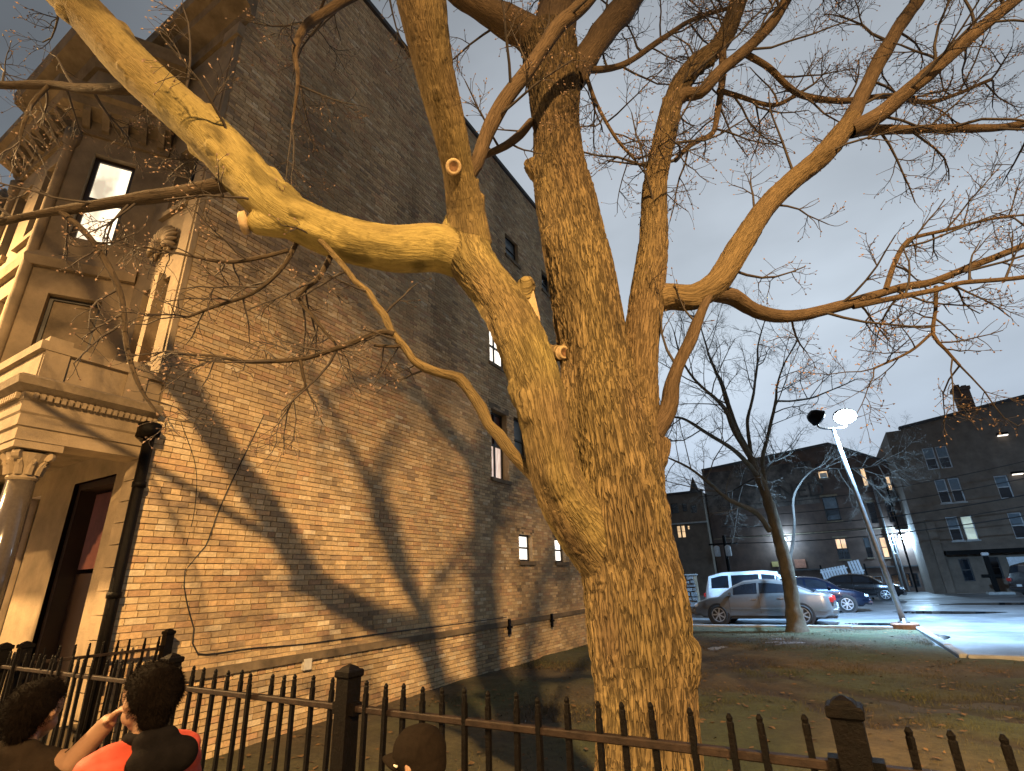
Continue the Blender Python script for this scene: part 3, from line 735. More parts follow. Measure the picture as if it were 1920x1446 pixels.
# ================================================================== neighbouring row house, further left
nb = thing('stone_row_house', 'brightly lamplit carved stone row house at the far left edge', 'house', (-12.6, 2.2, 0))
nf = frame_of((0, 0, 0), (1, 0))
mb = MB(); nh = [(-2.2, -1.2, 1.2, 3.4), (-2.2, -1.2, 4.6, 6.4), (-4.4, -3.4, 4.6, 6.4), (-4.4, -3.4, 1.2, 3.4)]
for a, b, c, d in cells(-6, 0, 0, 8.4, nh): mb.quad(nf(a, c, 0), nf(b, c, 0), nf(b, d, 0), nf(a, d, 0))
mb.quad((0, 0, 0), (0, 12, 0), (0, 12, 8.4), (0, 0, 8.4)); mb.quad((-6, 0, 8.4), (0, 0, 8.4), (0, 12, 8.4), (-6, 12, 8.4))
mb.build('wall', MT['stone'], nb)
for h_ in nh: window(nb, nf, *h_, .14, 'dark_frame', ('glass', 'glass'), 'stone', 'stone', .06, 'stone')
k = MB(); k.box(-6.1, .25, -.55, 0.3, 8.403, 8.62); k.box(-6.05, .12, -.35, .2, 8.1, 8.4); k.build('cornice', MT['stone'], nb)
for i in range(14): MB().box(-5.9+i*.43, -5.74+i*.43, -.5, -.005, 7.86, 8.098).build('bracket', MT['stone'], nb)
MB().lathe([(.05, 8.62), (.28, 8.66), (.18, 8.9), (.32, 9.1), (.1, 9.35), (.02, 9.5)], (-.3, -.15, 0), 12).build('finial', MT['stone'], nb, True)

# ================================================================== iron fences
def picket_mesh():
    mb = MB(); mb.bbox(-.0095, .0095, -.0095, .0095, .08, 1.235, .003)
    mb.lathe([(.0105, 1.23), (.011, 1.262), (.0085, 1.266), (.0105, 1.276), (.004, 1.288)], (0, 0, 0), 8)
    me = bpy.data.meshes.new('picket'); me.from_pydata(mb.v, [], mb.f); me.materials.append(MT['iron']); return me
PK = picket_mesh()
def post_mesh(h_):
    mb = MB(); mb.bbox(-.04, .04, -.04, .04, -.1, h_, .004); mb.bbox(-.048, .048, -.048, .048, h_-.004, h_+.03, .006)
    mb.lathe([(.05, h_+.03), (.034, h_+.042), (.006, h_+.052)], (0, 0, 0), 4, Matrix.Rotation(math.pi/4, 4, 'Z'))
    me = bpy.data.meshes.new('post'); me.from_pydata(mb.v, [], mb.f); me.materials.append(MT['iron']); return me
PM = post_mesh(1.30)
def fence(label, a, b, posts, sp, group=None):
    a = Vector((*a, 0)); b = Vector((*b, 0)); d = (b-a); L_ = d.length; rz = math.atan2(d.y, d.x)
    t = thing('iron_fence', label, 'fence', a, rz, group)
    pp = sorted(posts); rj = random.Random(2)
    for u in pp: o = bpy.data.objects.new('post', PM); o.location = (u, 0, 0); o.rotation_euler = (0, 0, rj.uniform(-.04, .04)); link(o, t)
    for p, q in zip(pp, pp[1:]):
        for z, m in ((1.172, 'iron_worn_lit'), (.2, 'iron')):
            MB().bbox(p+.03, q-.03, -.017, .017, z-.014, z+.012, .004).build('rail', MT[m], t)
        for u in (p+.05, q-.05): MB().box(u-.02, u+.02, -.026, .026, 1.145, 1.195).build('bracket', MT['iron'], t)
        n = int(round((q-p)/sp)); s = (q-p)/n
        for i in range(1, n):
            o = bpy.data.objects.new('picket', PK); o.location = (p+i*s, 0, rj.uniform(-.006, .006)); o.rotation_euler = (rj.gauss(0, .009), rj.gauss(0, .012), rj.uniform(-.1, .1)); link(o, t)
    return t
# posts measured along the fence from its left end at X = -6.22
fence('long black iron picket fence running along the pavement in front of the big tree', (-6.22, 2.0), (4.2, 2.0), [0, 2.58, 4.12, 6.165, 8.27, 10.37], .1165)
fence('short black iron fence closing the gap beside the house porch', (-6.16, 2.12), (-6.16, 3.3), [0, 1.18], .1165)

# ================================================================== the big tree
STEMS = {
 'trunk': [(-1.06,3.14,0.48,0.339),(-1.05,3.15,0.74,0.29),(-1.03,3.16,1.1,0.291),(-1.03,3.16,1.36,0.298),(-1.03,3.16,1.65,0.302),(-1.05,3.15,1.86,0.3),(-1.06,3.14,2.11,0.296),(-1.07,3.14,2.42,0.275),(-1.11,3.16,2.79,0.264),(-1.14,3.17,3.2,0.246),(-1.17,3.18,3.65,0.247),(-1.22,3.21,4.16,0.257),(-1.26,3.22,4.55,0.25),(-1.31,3.23,5.03,0.23),(-1.31,3.26,5.49,0.216),(-1.31,3.29,6.05,0.246),(-1.33,3.29,6.57,0.275)],
 'lstem': [(-1.12,3.09,1.77,0.192),(-1.22,2.93,2.0,0.185),(-1.28,2.77,2.22,0.159),(-1.3,2.66,2.56,0.154),(-1.34,2.64,2.83,0.159),(-1.43,2.62,3.14,0.166),(-1.61,2.64,3.53,0.168),(-1.81,2.63,3.9,0.167),(-1.88,2.6,4.2,0.158)],
 'lup': [(-1.84,2.64,4.05,0.168),(-1.8,2.53,4.26,0.15),(-1.73,2.33,4.47,0.119),(-1.66,2.12,4.69,0.122),(-1.6,1.9,4.92,0.136),(-1.54,1.68,5.16,0.159),(-1.48,1.47,5.44,0.167),(-1.46,1.31,5.69,0.171)],
 'left': [(-1.83,2.66,3.97,0.195),(-2.03,2.5,4.03,0.178),(-2.25,2.29,3.98,0.17),(-2.49,2.05,4.01,0.167),(-2.64,1.85,4.07,0.156),(-2.76,1.69,4.15,0.154),(-2.92,1.54,4.37,0.156),(-3.05,1.4,4.56,0.16),(-3.26,1.17,4.84,0.149),(-3.52,0.92,5.18,0.143),(-3.77,0.68,5.55,0.138),(-4.0,0.47,5.89,0.132),(-4.28,0.22,6.3,0.123)],
 'right': [(-0.97,3.19,2.17,0.184),(-0.92,3.27,2.52,0.167),(-0.89,3.31,2.87,0.135),(-0.84,3.36,3.28,0.119),(-0.77,3.41,3.66,0.127),(-0.7,3.48,4.07,0.116),(-0.64,3.56,4.56,0.101),(-0.54,3.66,5.1,0.102),(-0.37,3.8,5.77,0.093),(-0.17,4.0,6.26,0.093),(0.13,4.26,6.72,0.086),(0.4,4.5,7.47,0.08),(0.66,4.74,8.31,0.08)],
}
LIMBS = {
 'c_left': [(-1.34,3.29,6.35,0.206),(-1.47,3.17,6.68,0.183),(-1.61,3.0,6.77,0.161),(-1.77,2.82,6.86,0.129),(-1.95,2.63,6.99,0.108),(-2.22,2.39,7.27,0.088)],
 'c_up': [(-1.32,3.3,6.42,0.233),(-1.27,3.41,7.07,0.22),(-1.21,3.53,7.77,0.204),(-1.15,3.61,8.68,0.186)],
 'c_right': [(-1.19,3.37,6.13,0.152),(-1.06,3.49,6.44,0.131),(-0.89,3.67,6.9,0.126),(-0.68,3.88,7.41,0.132),(-0.43,4.11,8.0,0.126),(-0.09,4.47,8.93,0.117)],
 'lu': [(-1.74,2.38,4.39,0.058),(-1.62,2.41,4.55,0.052),(-1.54,2.44,4.82,0.056),(-1.4,2.48,5.1,0.057),(-1.25,2.55,5.34,0.051),(-1.12,2.6,5.56,0.052),(-0.99,2.65,5.79,0.057),(-0.84,2.72,5.98,0.056),(-0.67,2.8,6.22,0.055),(-0.39,2.89,6.48,0.048)],
 'r1': [(-0.75,3.43,3.63,0.111),(-0.62,3.48,3.65,0.103),(-0.47,3.55,3.63,0.099),(-0.33,3.61,3.7,0.095),(-0.22,3.67,3.84,0.09),(-0.11,3.73,4.02,0.085),(0.11,3.86,4.34,0.08),(0.38,4.01,4.64,0.077),(0.61,4.14,4.87,0.079),(0.81,4.26,5.11,0.08),(0.95,4.34,5.28,0.068)],
 'r1a': [(0.87,4.29,5.18,0.063),(0.99,4.41,5.4,0.06),(1.27,4.65,5.95,0.064),(1.66,4.96,6.63,0.065),(1.95,5.17,7.08,0.06),(2.42,5.53,7.87,0.058)],
 'r1b': [(0.88,4.3,5.14,0.067),(1.13,4.4,5.27,0.065),(1.4,4.47,5.47,0.058),(1.75,4.58,5.73,0.056),(2.04,4.66,5.95,0.052),(2.32,4.73,6.15,0.048),(2.72,4.88,6.45,0.041)],
 'r1c': [(0.92,4.32,5.14,0.054),(1.07,4.49,5.23,0.044),(1.5,4.87,5.33,0.038),(1.95,5.26,5.43,0.037),(2.44,5.67,5.59,0.035),(3.0,6.12,5.8,0.031)],
 'r2': [(-0.39,3.58,3.64,0.067),(-0.32,3.67,3.64,0.064),(-0.22,3.84,3.67,0.065),(-0.1,4.0,3.6,0.058),(0.08,4.19,3.58,0.05),(0.3,4.35,3.61,0.047),(0.53,4.53,3.69,0.043),(0.73,4.69,3.78,0.039),(0.98,4.88,3.88,0.033),(1.25,5.07,3.94,0.032),(1.6,5.31,4.11,0.028),(2.06,5.62,4.33,0.028),(2.54,5.99,4.57,0.024)],
 'r2b': [(0.59,4.56,3.69,0.026),(0.81,4.65,3.71,0.024),(1.15,4.76,3.73,0.021),(1.34,4.82,3.77,0.019),(1.76,5.02,3.79,0.017),(2.07,5.11,3.82,0.014)],
 'r2c': [(0.86,4.76,3.84,0.022),(0.99,4.88,4.1,0.023),(1.14,5.01,4.34,0.019),(1.27,5.13,4.45,0.017),(1.63,5.38,4.56,0.014),(2.12,5.75,4.71,0.012)],
 'r2d': [(1.23,5.02,3.89,0.018),(1.16,4.97,3.67,0.015),(1.08,4.93,3.45,0.015),(1.14,5.01,3.33,0.013),(1.21,5.09,3.2,0.011)],
 'r2e': [(1.08,4.93,3.45,0.013),(0.88,4.77,3.28,0.01),(0.6,4.57,3.14,0.008)],
 'r3': [(-0.83,3.29,2.57,0.077),(-0.72,3.34,2.73,0.057),(-0.67,3.35,2.91,0.05),(-0.59,3.37,3.08,0.042),(-0.5,3.42,3.25,0.041),(-0.41,3.5,3.48,0.032),(-0.33,3.6,3.67,0.024)],
 'rtop': [(-0.37,3.8,5.75,0.073),(-0.26,3.82,5.81,0.059),(-0.14,3.85,5.78,0.053),(0.05,3.91,5.98,0.051),(0.31,4.02,6.21,0.049),(0.58,4.13,6.52,0.05),(0.74,4.18,6.75,0.045),(1.03,4.25,7.15,0.038)],
 'rdrop': [(0.13,4.21,6.63,0.037),(0.06,4.22,6.2,0.031),(-0.03,4.21,5.86,0.028),(-0.12,4.2,5.6,0.025),(-0.29,4.1,5.49,0.023),(-0.44,3.84,5.15,0.021)],
 'rarc': [(0.27,4.04,6.24,0.03),(0.46,4.28,6.17,0.03),(0.59,4.48,6.05,0.031),(0.73,4.69,6.04,0.031),(1.07,5.01,6.09,0.029),(1.55,5.46,6.3,0.028),(1.96,5.83,6.34,0.023),(2.69,6.42,6.8,0.018)],
 'rarc2': [(0.0,4.18,6.06,0.026),(0.17,4.37,6.07,0.024),(0.45,4.62,6.03,0.021),(0.67,4.83,6.22,0.019)],
 'l3': [(-1.42,2.76,2.27,0.05),(-1.48,2.72,2.34,0.042),(-1.53,2.63,2.43,0.035),(-1.58,2.59,2.53,0.036),(-1.63,2.55,2.6,0.032),(-1.66,2.52,2.7,0.035),(-1.71,2.47,2.8,0.031),(-1.76,2.42,2.89,0.036),(-1.83,2.34,2.91,0.028),(-1.9,2.27,2.94,0.031),(-1.96,2.22,2.99,0.026),(-2.0,2.19,3.07,0.026),(-2.07,2.13,3.19,0.023),(-2.11,2.11,3.3,0.025),(-2.16,2.08,3.38,0.021),(-2.21,2.05,3.48,0.022),(-2.3,2.0,3.57,0.02),(-2.36,1.97,3.66,0.02),(-2.48,1.9,3.83,0.019),(-2.64,1.81,4.04,0.016)],
 'l3a': [(-2.05,2.14,3.17,0.02),(-2.13,2.1,3.19,0.018),(-2.34,2.02,3.12,0.017),(-2.51,1.95,3.07,0.015),(-2.62,1.9,3.05,0.015),(-2.81,1.8,3.05,0.014),(-2.95,1.72,3.06,0.012),(-3.08,1.64,3.1,0.01),(-3.22,1.56,3.12,0.009)],
 'l3b': [(-2.62,1.9,3.05,0.012),(-2.59,1.92,2.94,0.01),(-2.57,1.93,2.87,0.008),(-2.62,1.9,2.8,0.007),(-2.65,1.89,2.72,0.006)],
 'l3c': [(-1.9,2.27,2.93,0.01),(-2.0,2.17,3.08,0.01),(-2.07,2.13,3.09,0.01),(-2.2,2.1,3.12,0.008)],
 'ldrop': [(-2.57,2.02,3.93,0.021),(-2.61,2.0,3.79,0.019),(-2.67,1.98,3.68,0.018),(-2.79,1.94,3.58,0.017),(-2.71,2.01,3.45,0.013),(-2.63,2.07,3.33,0.011),(-2.56,2.11,3.25,0.009)],
 'ldrop2': [(-2.73,1.84,4.02,0.019),(-2.76,1.82,3.86,0.017),(-2.83,1.79,3.71,0.014),(-2.98,1.72,3.56,0.013),(-3.2,1.61,3.48,0.011),(-3.35,1.53,3.41,0.009)],
 'ldrop3': [(-2.75,1.79,3.86,0.015),(-2.93,1.68,3.8,0.014),(-3.16,1.6,3.81,0.013),(-3.39,1.46,3.87,0.009),(-3.66,1.31,3.96,0.007)],
 'lside': [(-2.95,1.53,4.37,0.059),(-3.13,1.44,4.33,0.05),(-3.36,1.35,4.31,0.049),(-3.62,1.25,4.31,0.049),(-4.01,1.07,4.3,0.038),(-4.34,0.92,4.29,0.029),(-4.67,0.78,4.25,0.027),(-5.01,0.62,4.23,0.023)],
 'lside2': [(-4.24,0.96,4.28,0.023),(-4.0,1.1,4.04,0.022),(-3.82,1.2,3.79,0.02),(-3.69,1.27,3.54,0.019),(-3.6,1.32,3.22,0.017),(-3.51,1.38,2.98,0.013),(-3.41,1.44,2.81,0.01),(-3.32,1.48,2.71,0.006)],
 'ltop': [(-3.38,1.05,5.03,0.045),(-3.73,0.92,5.12,0.039),(-4.08,0.81,5.24,0.034),(-4.42,0.7,5.38,0.031),(-4.87,0.53,5.5,0.027),(-5.35,0.34,5.66,0.024)],
 'ltop2': [(-4.41,0.71,5.37,0.016),(-4.47,0.67,5.18,0.014),(-4.47,0.67,4.94,0.012),(-4.45,0.68,4.82,0.008)],
 'ctwig': [(-1.51,3.13,5.54,0.038),(-1.55,2.99,5.29,0.035),(-1.6,2.83,5.06,0.031),(-1.71,2.69,4.9,0.026),(-1.8,2.59,4.82,0.021)],
 'cright2': [(-1.1,3.42,6.27,0.036),(-0.93,3.65,6.4,0.032),(-0.71,3.87,6.6,0.03),(-0.4,4.13,7.0,0.028),(-0.06,4.41,7.42,0.024),(0.39,4.75,7.73,0.021)],
 'cright3': [(-1.05,3.45,6.19,0.02),(-0.99,3.53,5.82,0.017),(-0.89,3.63,5.45,0.015),(-0.78,3.74,5.24,0.012)],
 'wtop': [(-1.97,2.58,7.01,0.066),(-2.29,2.26,7.0,0.06),(-2.57,2.02,6.74,0.053),(-2.77,1.82,6.32,0.041),(-2.86,1.72,6.07,0.036),(-2.86,1.68,5.73,0.024),(-2.81,1.71,5.43,0.017),(-2.81,1.71,4.97,0.008)],
}
LOT_TREE = {
 'trunk': [(-1.3,18.96,-0.18,0.32),(-1.28,18.97,0.24,0.258),(-1.28,18.97,0.51,0.236),(-1.24,18.99,1.27,0.198),(-1.23,19.0,2.01,0.195),(-1.28,18.97,3.02,0.181),(-1.37,18.92,4.01,0.159),(-1.48,18.86,4.72,0.142),(-1.59,18.8,5.32,0.118)],
 'b1': [(-1.47,18.86,2.97,0.094),(-1.72,18.22,3.48,0.08),(-2.33,17.36,3.86,0.06),(-2.7,16.64,4.3,0.048),(-3.07,15.92,4.69,0.035),(-3.48,15.18,4.94,0.023)],
 'b2': [(-1.45,18.88,4.66,0.084),(-1.92,18.03,5.41,0.07),(-2.53,17.11,5.92,0.057),(-3.02,16.25,6.3,0.043),(-3.32,15.5,6.28,0.027),(-3.48,14.83,6.35,0.017)],
 'b3': [(-1.59,18.8,5.32,0.098),(-1.88,18.3,6.24,0.086),(-1.99,17.91,6.85,0.072),(-2.15,17.49,7.15,0.059),(-2.53,16.94,7.6,0.045),(-2.75,16.48,8.0,0.035),(-2.85,16.1,8.45,0.029),(-2.85,15.77,9.16,0.016)],
 'b4': [(-1.62,18.78,5.45,0.092),(-1.83,18.85,6.25,0.088),(-1.95,18.97,6.94,0.083),(-2.07,19.1,8.12,0.078),(-2.21,19.21,8.77,0.051),(-2.36,19.32,9.52,0.037),(-2.47,19.44,10.77,0.023)],
 'b5': [(-1.57,18.81,5.45,0.066),(-1.49,19.32,6.73,0.055),(-1.14,19.97,7.95,0.047),(-0.83,20.61,9.28,0.038),(-0.67,21.17,10.29,0.031),(-0.23,21.88,11.62,0.02)],
 'b6': [(-1.34,18.94,4.33,0.077),(-1.28,19.26,5.29,0.066),(-1.0,19.71,6.16,0.058),(-0.54,20.26,7.46,0.05),(-0.36,20.65,8.22,0.037),(0.08,21.19,9.26,0.03),(0.74,21.86,10.35,0.019)],
 'b7': [(-0.55,20.89,7.71,0.04),(0.09,21.6,7.82,0.037),(0.71,22.3,8.01,0.034),(1.38,23.03,8.37,0.027),(2.39,23.96,8.9,0.02)],
 'b8': [(-1.17,19.03,1.9,0.058),(-1.0,19.9,2.38,0.048),(-0.84,20.76,3.1,0.044),(-0.69,21.62,4.18,0.039),(-0.37,22.57,4.84,0.033),(0.04,23.57,5.36,0.027),(0.34,24.51,5.6,0.024),(1.35,25.86,5.7,0.021),(2.53,27.3,5.91,0.017),(4.17,29.01,6.49,0.013)],
 'b9': [(-1.26,19.21,4.88,0.039),(-1.87,20.82,4.92,0.032),(-2.79,22.26,4.78,0.027),(-3.62,23.74,4.87,0.021),(-4.61,25.13,5.07,0.014)],
 'b10': [(-1.38,19.15,4.88,0.046),(-1.22,21.46,5.52,0.044),(-0.95,23.85,6.14,0.036),(-0.55,26.31,6.7,0.027)],
}

# the upper forks go on beyond the picture: two tapering leaders from each big limb
_fr = np.random.RandomState(8)
for k_, rise in (('lup', .8), ('left', .55), ('c_left', .5), ('c_up', 1.), ('c_right', .6), ('right', .7), ('r1a', .6), ('r1b', .4)):
    P_ = np.array(STEMS[k_] if k_ in STEMS else LIMBS[k_]); d0 = P_[-1, :3]-P_[-2, :3]; d0 /= np.linalg.norm(d0)
    for f_ in (-1, 1):
        d_ = d0.copy(); p_ = P_[-1, :3]-d0*.15; r_ = P_[-1, 3]*(.8 if f_ < 0 else .62); q_ = [(*p_, r_)]
        sd_ = np.cross(d0, (0, 0, 1)); sd_ /= np.linalg.norm(sd_)+1e-6
        for i_ in range(7):
            d_ = d_+sd_*f_*.16+_fr.normal(0, .12, 3)+np.array([0, 0, .10*rise]); d_ /= np.linalg.norm(d_); p_ = p_+d_*.42; r_ = max(r_*.80, .012); q_.append((*p_, r_))
        LIMBS[k_+('_x' if f_ < 0 else '_y')] = [tuple(round(float(v_), 3) for v_ in a_) for a_ in q_]

def bark_mat():
    m = bpy.data.materials.new('tree_bark'); m.use_nodes = True; t = m.node_tree; b = t.nodes['Principled BSDF']; b.inputs['Roughness'].default_value = .9; b.inputs['Specular IOR Level'].default_value = .25
    a = t.nodes.new('ShaderNodeAttribute'); a.attribute_name = 'bcol'
    q = t.nodes.new('ShaderNodeAttribute'); q.attribute_name = 'bark'
    n = t.nodes.new('ShaderNodeTexNoise'); n.inputs['Scale'].default_value = 60; n.inputs['Detail'].default_value = 6; n.inputs['Roughness'].default_value = .7
    mp_ = t.nodes.new('ShaderNodeMapping'); mp_.inputs['Scale'].default_value = (1, 1, .22); t.links.new(q.outputs['Vector'], mp_.inputs[0]); t.links.new(mp_.outputs[0], n.inputs['Vector'])
    mr = t.nodes.new('ShaderNodeMapRange'); mr.inputs['From Min'].default_value = .3; mr.inputs['From Max'].default_value = .7; mr.inputs['To Min'].default_value = .75; mr.inputs['To Max'].default_value = 1.22
    t.links.new(n.outputs['Fac'], mr.inputs['Value'])
    # plaited furrows between corky ridges
    ra = t.nodes.new('ShaderNodeAttribute'); ra.attribute_name = 'rough'
    m2 = t.nodes.new('ShaderNodeMapping'); m2.inputs['Scale'].default_value = (1, 1, .105); t.links.new(q.outputs['Vector'], m2.inputs[0])
    f1 = t.nodes.new('ShaderNodeTexNoise'); f1.inputs['Scale'].default_value = 62; f1.inputs['Detail'].default_value = 1.5; f1.inputs['Roughness'].default_value = .45; f1.inputs['Distortion'].default_value = .5; t.links.new(m2.outputs[0], f1.inputs['Vector'])
    sb = t.nodes.new('ShaderNodeMath'); sb.operation = 'SUBTRACT'; sb.inputs[1].default_value = .5; t.links.new(f1.outputs['Fac'], sb.inputs[0])
    ab_ = t.nodes.new('ShaderNodeMath'); ab_.operation = 'ABSOLUTE'; t.links.new(sb.outputs[0], ab_.inputs[0])
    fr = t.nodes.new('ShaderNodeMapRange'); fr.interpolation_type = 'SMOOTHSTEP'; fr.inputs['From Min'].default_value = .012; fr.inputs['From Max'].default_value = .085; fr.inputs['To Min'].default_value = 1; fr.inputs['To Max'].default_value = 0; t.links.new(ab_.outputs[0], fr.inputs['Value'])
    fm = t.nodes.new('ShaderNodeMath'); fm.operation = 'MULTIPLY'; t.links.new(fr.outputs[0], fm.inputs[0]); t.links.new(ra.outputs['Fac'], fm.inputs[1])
    dk = t.nodes.new('ShaderNodeMapRange'); dk.inputs['To Min'].default_value = 1.1; dk.inputs['To Max'].default_value = .44; t.links.new(fm.outputs[0], dk.inputs['Value'])  # furrow shade darkened into the base colour
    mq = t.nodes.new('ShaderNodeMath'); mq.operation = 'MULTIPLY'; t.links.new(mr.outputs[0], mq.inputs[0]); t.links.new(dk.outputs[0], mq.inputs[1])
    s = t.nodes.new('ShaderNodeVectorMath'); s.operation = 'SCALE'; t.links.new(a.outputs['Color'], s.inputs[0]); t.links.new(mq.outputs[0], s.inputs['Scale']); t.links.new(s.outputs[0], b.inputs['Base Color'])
    hs = t.nodes.new('ShaderNodeMath'); hs.operation = 'MULTIPLY_ADD'; hs.inputs[1].default_value = -1.6; t.links.new(fm.outputs[0], hs.inputs[0]); t.links.new(n.outputs['Fac'], hs.inputs[2])
    bp = t.nodes.new('ShaderNodeBump'); bp.inputs['Strength'].default_value = .75; bp.inputs['Distance'].default_value = .012; t.links.new(hs.outputs[0], bp.inputs['Height']); t.links.new(bp.outputs[0], b.inputs['Normal'])
    return m
MT['bark'] = bark_mat()
MT['twig'] = mat('grey_brown_twig', (.034, .025, .019), .8, .25, 20)
MT['bud'] = mat('pale_twig_bud', (.20, .13, .09), .7, .25, 40)
MT['cut'] = mat('pale_cut_wood', (.36, .26, .14), .8, .25, 30, .3, 60)
MT['heart'] = mat('brown_heart_wood', (.14, .07, .03), .9, .3, 30, .4, 60)

def limb_curve(pts, step=.05, wob=.012, seed=0):
    C = catmull(pts, step); s = np.linspace(0, 1, len(C))[:, None]*len(C)*step
    n = np.stack([vnoise(np.column_stack([s*1.7+seed*3.1+k*11, s*0+k, s*0+seed]))-.5 for k in range(3)], 1)
    C[:, :3] += n*wob*2; C[:, 3] *= 1+.10*(vnoise(np.column_stack([s*2.5+seed, s*0+5, s*0]))-.5)
    return C

# which limbs are smooth and yellow with algae, which rough and brown: (roughness, moss)
STYLE = {'trunk': (1.0, .16), 'lstem': (.62, .42), 'lup': (.4, .22), 'left': (.13, .85), 'right': (.7, .10), 'r1': (.35, .08)}
main = dict(STEMS); main['r1'] = LIMBS['r1']
V = []; F = []; SP = []; SR = []; SU = []; SW = []; ST = []; SS = []; SI = []
names = list(main)
for li, k in enumerate(names):
    pts = main[k]
    if k == 'trunk': pts = [(pts[0][0], pts[0][1], -.3, .47), (pts[0][0], pts[0][1], -.02, .42), (pts[0][0], pts[0][1], .2, .35)]+list(pts)
    C = limb_curve(pts, .05, .008 if k == 'trunk' else .012, li+1)
    v, q = tube_np(C[:, :3], C[:, 3], 28); n0 = len(V)
    V += v.tolist(); F += (q+n0).tolist(); F.append([n0+i for i in range(27, -1, -1)]); e0 = n0+(len(C)-1)*28; F.append([e0+i for i in range(28)])
    for e_, s_ in ((C[-1], 1),): # round the far end
        cv_, cf_ = capsule(e_[:3], e_[3]*.98, e_[:3], e_[3]*.98); n0 = len(V); V += cv_.tolist(); F += [[i+n0 for i in f_] for f_ in cf_]
    T_, U_, W_ = frames(C[:, :3]); L_ = np.concatenate([[0], np.cumsum(np.linalg.norm(np.diff(C[:, :3], axis=0), axis=1))])
    SP.append(C[:, :3]); SR.append(C[:, 3]); SU.append(U_); SW.append(W_); ST.append(T_); SS.append(L_+li*20); SI.append(np.full(len(C), li))
# root flare, burls and old branch stubs
def lump(p0, r0, p1, r1):
    cv_, cf_ = capsule(p0, r0, p1, r1); n0 = len(V); V.extend(cv_.tolist()); F.extend([[i+n0 for i in f_] for f_ in cf_])
def _ring(P, n, a, b, c):
    P = np.array(P); n = np.array(n)/np.linalg.norm(n); return (P+n*a, P+n*b, tuple(P+n*c), tuple(n))
RING1 = _ring((-1.743, 2.32, 4.477), (.44, -.66, -.58), 0, .072, .128)
RING2 = _ring((-1.30, 2.96, 3.155), (.80, -.42, -.28), -.14, -.02, .031)
def lump4(p0, r0, p1, r1): lump(K3(p0), r0*.75, K3(p1), r1*.75)
def K3(p): return (p[0]*.75, p[1]*.75, 1.7+(p[2]-1.7)*.75)
TB = (STEMS['trunk'][0][0], STEMS['trunk'][0][1])
for a in (20, 95, 160, 230, 300): lump((TB[0]+.25*math.cos(R(a)), TB[1]+.25*math.sin(R(a)), .22), .13, (TB[0]+.6*math.cos(R(a)), TB[1]+.6*math.sin(R(a)), -.1), .08)
lump4((-1.88, 4.22, 6.0), .16, (-2.0, 4.16, 6.14), .11)            # burl on the centre stem
lump4((-3.62, 2.35, 4.86), .17, (-3.80, 2.17, 4.80), .115)           # sawn knob on the low limb
lump(RING1[0], .085, RING1[1], .058)            # sawn stub, stem
lump(RING2[0], .08, RING2[1], .05)            # sawn stub beside the centre stem
lump4((-2.10, 3.80, 4.05), .15, (-1.98, 3.80, 4.36), .095)           # torn collar
lump4((-1.33, 4.28, 3.60), .10, (-1.26, 4.22, 3.72), .06)
_kr = np.random.RandomState(14)                                   # knots and healed branch collars along the limbs
for li, k in enumerate(names):
    for _ in range({'left': 16, 'lup': 7, 'lstem': 7, 'right': 10, 'r1': 10, 'trunk': 6}[k]):
        i = _kr.randint(4, len(SP[li])-2); a = _kr.uniform(0, 6.28); u_ = SU[li][i]*math.cos(a)+SW[li][i]*math.sin(a); rr_ = SR[li][i]
        b_ = rr_*_kr.uniform(.22, .42); lump(SP[li][i]+u_*(rr_*.93-b_*.55)-ST[li][i]*b_*.8, b_*1.1, SP[li][i]+u_*(rr_*.98-b_*.35)+ST[li][i]*b_*.8, b_)
co, qd, no = remeshed(V, F, .0085, 3)
SP = np.vstack(SP); SR = np.concatenate(SR); SU = np.vstack(SU); SW = np.vstack(SW); ST = np.vstack(ST); SS = np.concatenate(SS); SI = np.concatenate(SI)
idx = np.empty(len(co), np.int64)
for i in range(0, len(co), 20000):
    c_ = co[i:i+20000]
    d2 = (c_**2).sum(1)[:, None]-2*c_@SP.T+(SP**2).sum(1)[None]
    idx[i:i+20000] = np.argmin(np.sqrt(np.maximum(d2, 0))/SR[None], axis=1)
off = co-SP[idx]; a_ = (off*SU[idx]).sum(1); b_ = (off*SW[idx]).sum(1); l_ = (off*ST[idx]).sum(1); hyp = np.sqrt(a_**2+b_**2)+1e-6
bark = np.column_stack([a_/hyp*SR[idx], b_/hyp*SR[idx], SS[idx]+l_])
ru = np.array([STYLE[n][0] for n in names])[SI[idx]]; mo = np.array([STYLE[n][1] for n in names])[SI[idx]]
# plaited ridges: two warped sheets of stretched noise
wv = .034*(vnoise(bark*np.array([14, 14, 11.]))-.5)[:, None]*np.array([1, 1, 0])
p1_ = (bark+wv)*np.array([50, 50, 8.0]); p2_ = (bark-wv)*np.array([92, 92, 20.])+17
n1_ = vnoise(p1_); n2_ = vnoise(p2_); rid = 1-np.abs(2*n1_-1); rid2 = 1-np.abs(2*n2_-1)
deep = np.clip(.68*rid+.32*rid2, 0, 1)
lowf = vnoise(bark*np.array([5, 5, 2.4])+3)-.5
disp = ru*(-.030*np.clip(deep-.45, 0, 1)+.006)+(.010*ru+.008)*lowf+.0022*(1-ru)*(n2_-.5)
disp += .010*np.clip(1-np.abs(((bark[:, 2]*1.0+.25*lowf) % .34)-.17)/.02, 0, 1)*(1-ru)*.25     # growth rings on the smooth limbs
co2 = co+no*disp[:, None]
tree = thing('maple_tree', 'big bare forked tree with lamplit yellow bark standing behind the fence', 'tree', (*TB, 0))
TL = np.array(tree.location)
tr = quads_np('trunk', co2-TL, qd, MT['bark'], tree, True)
at = tr.data.color_attributes.new('bcol', 'FLOAT_COLOR', 'POINT'); ab = tr.data.attributes.new('bark', 'FLOAT_VECTOR', 'POINT')
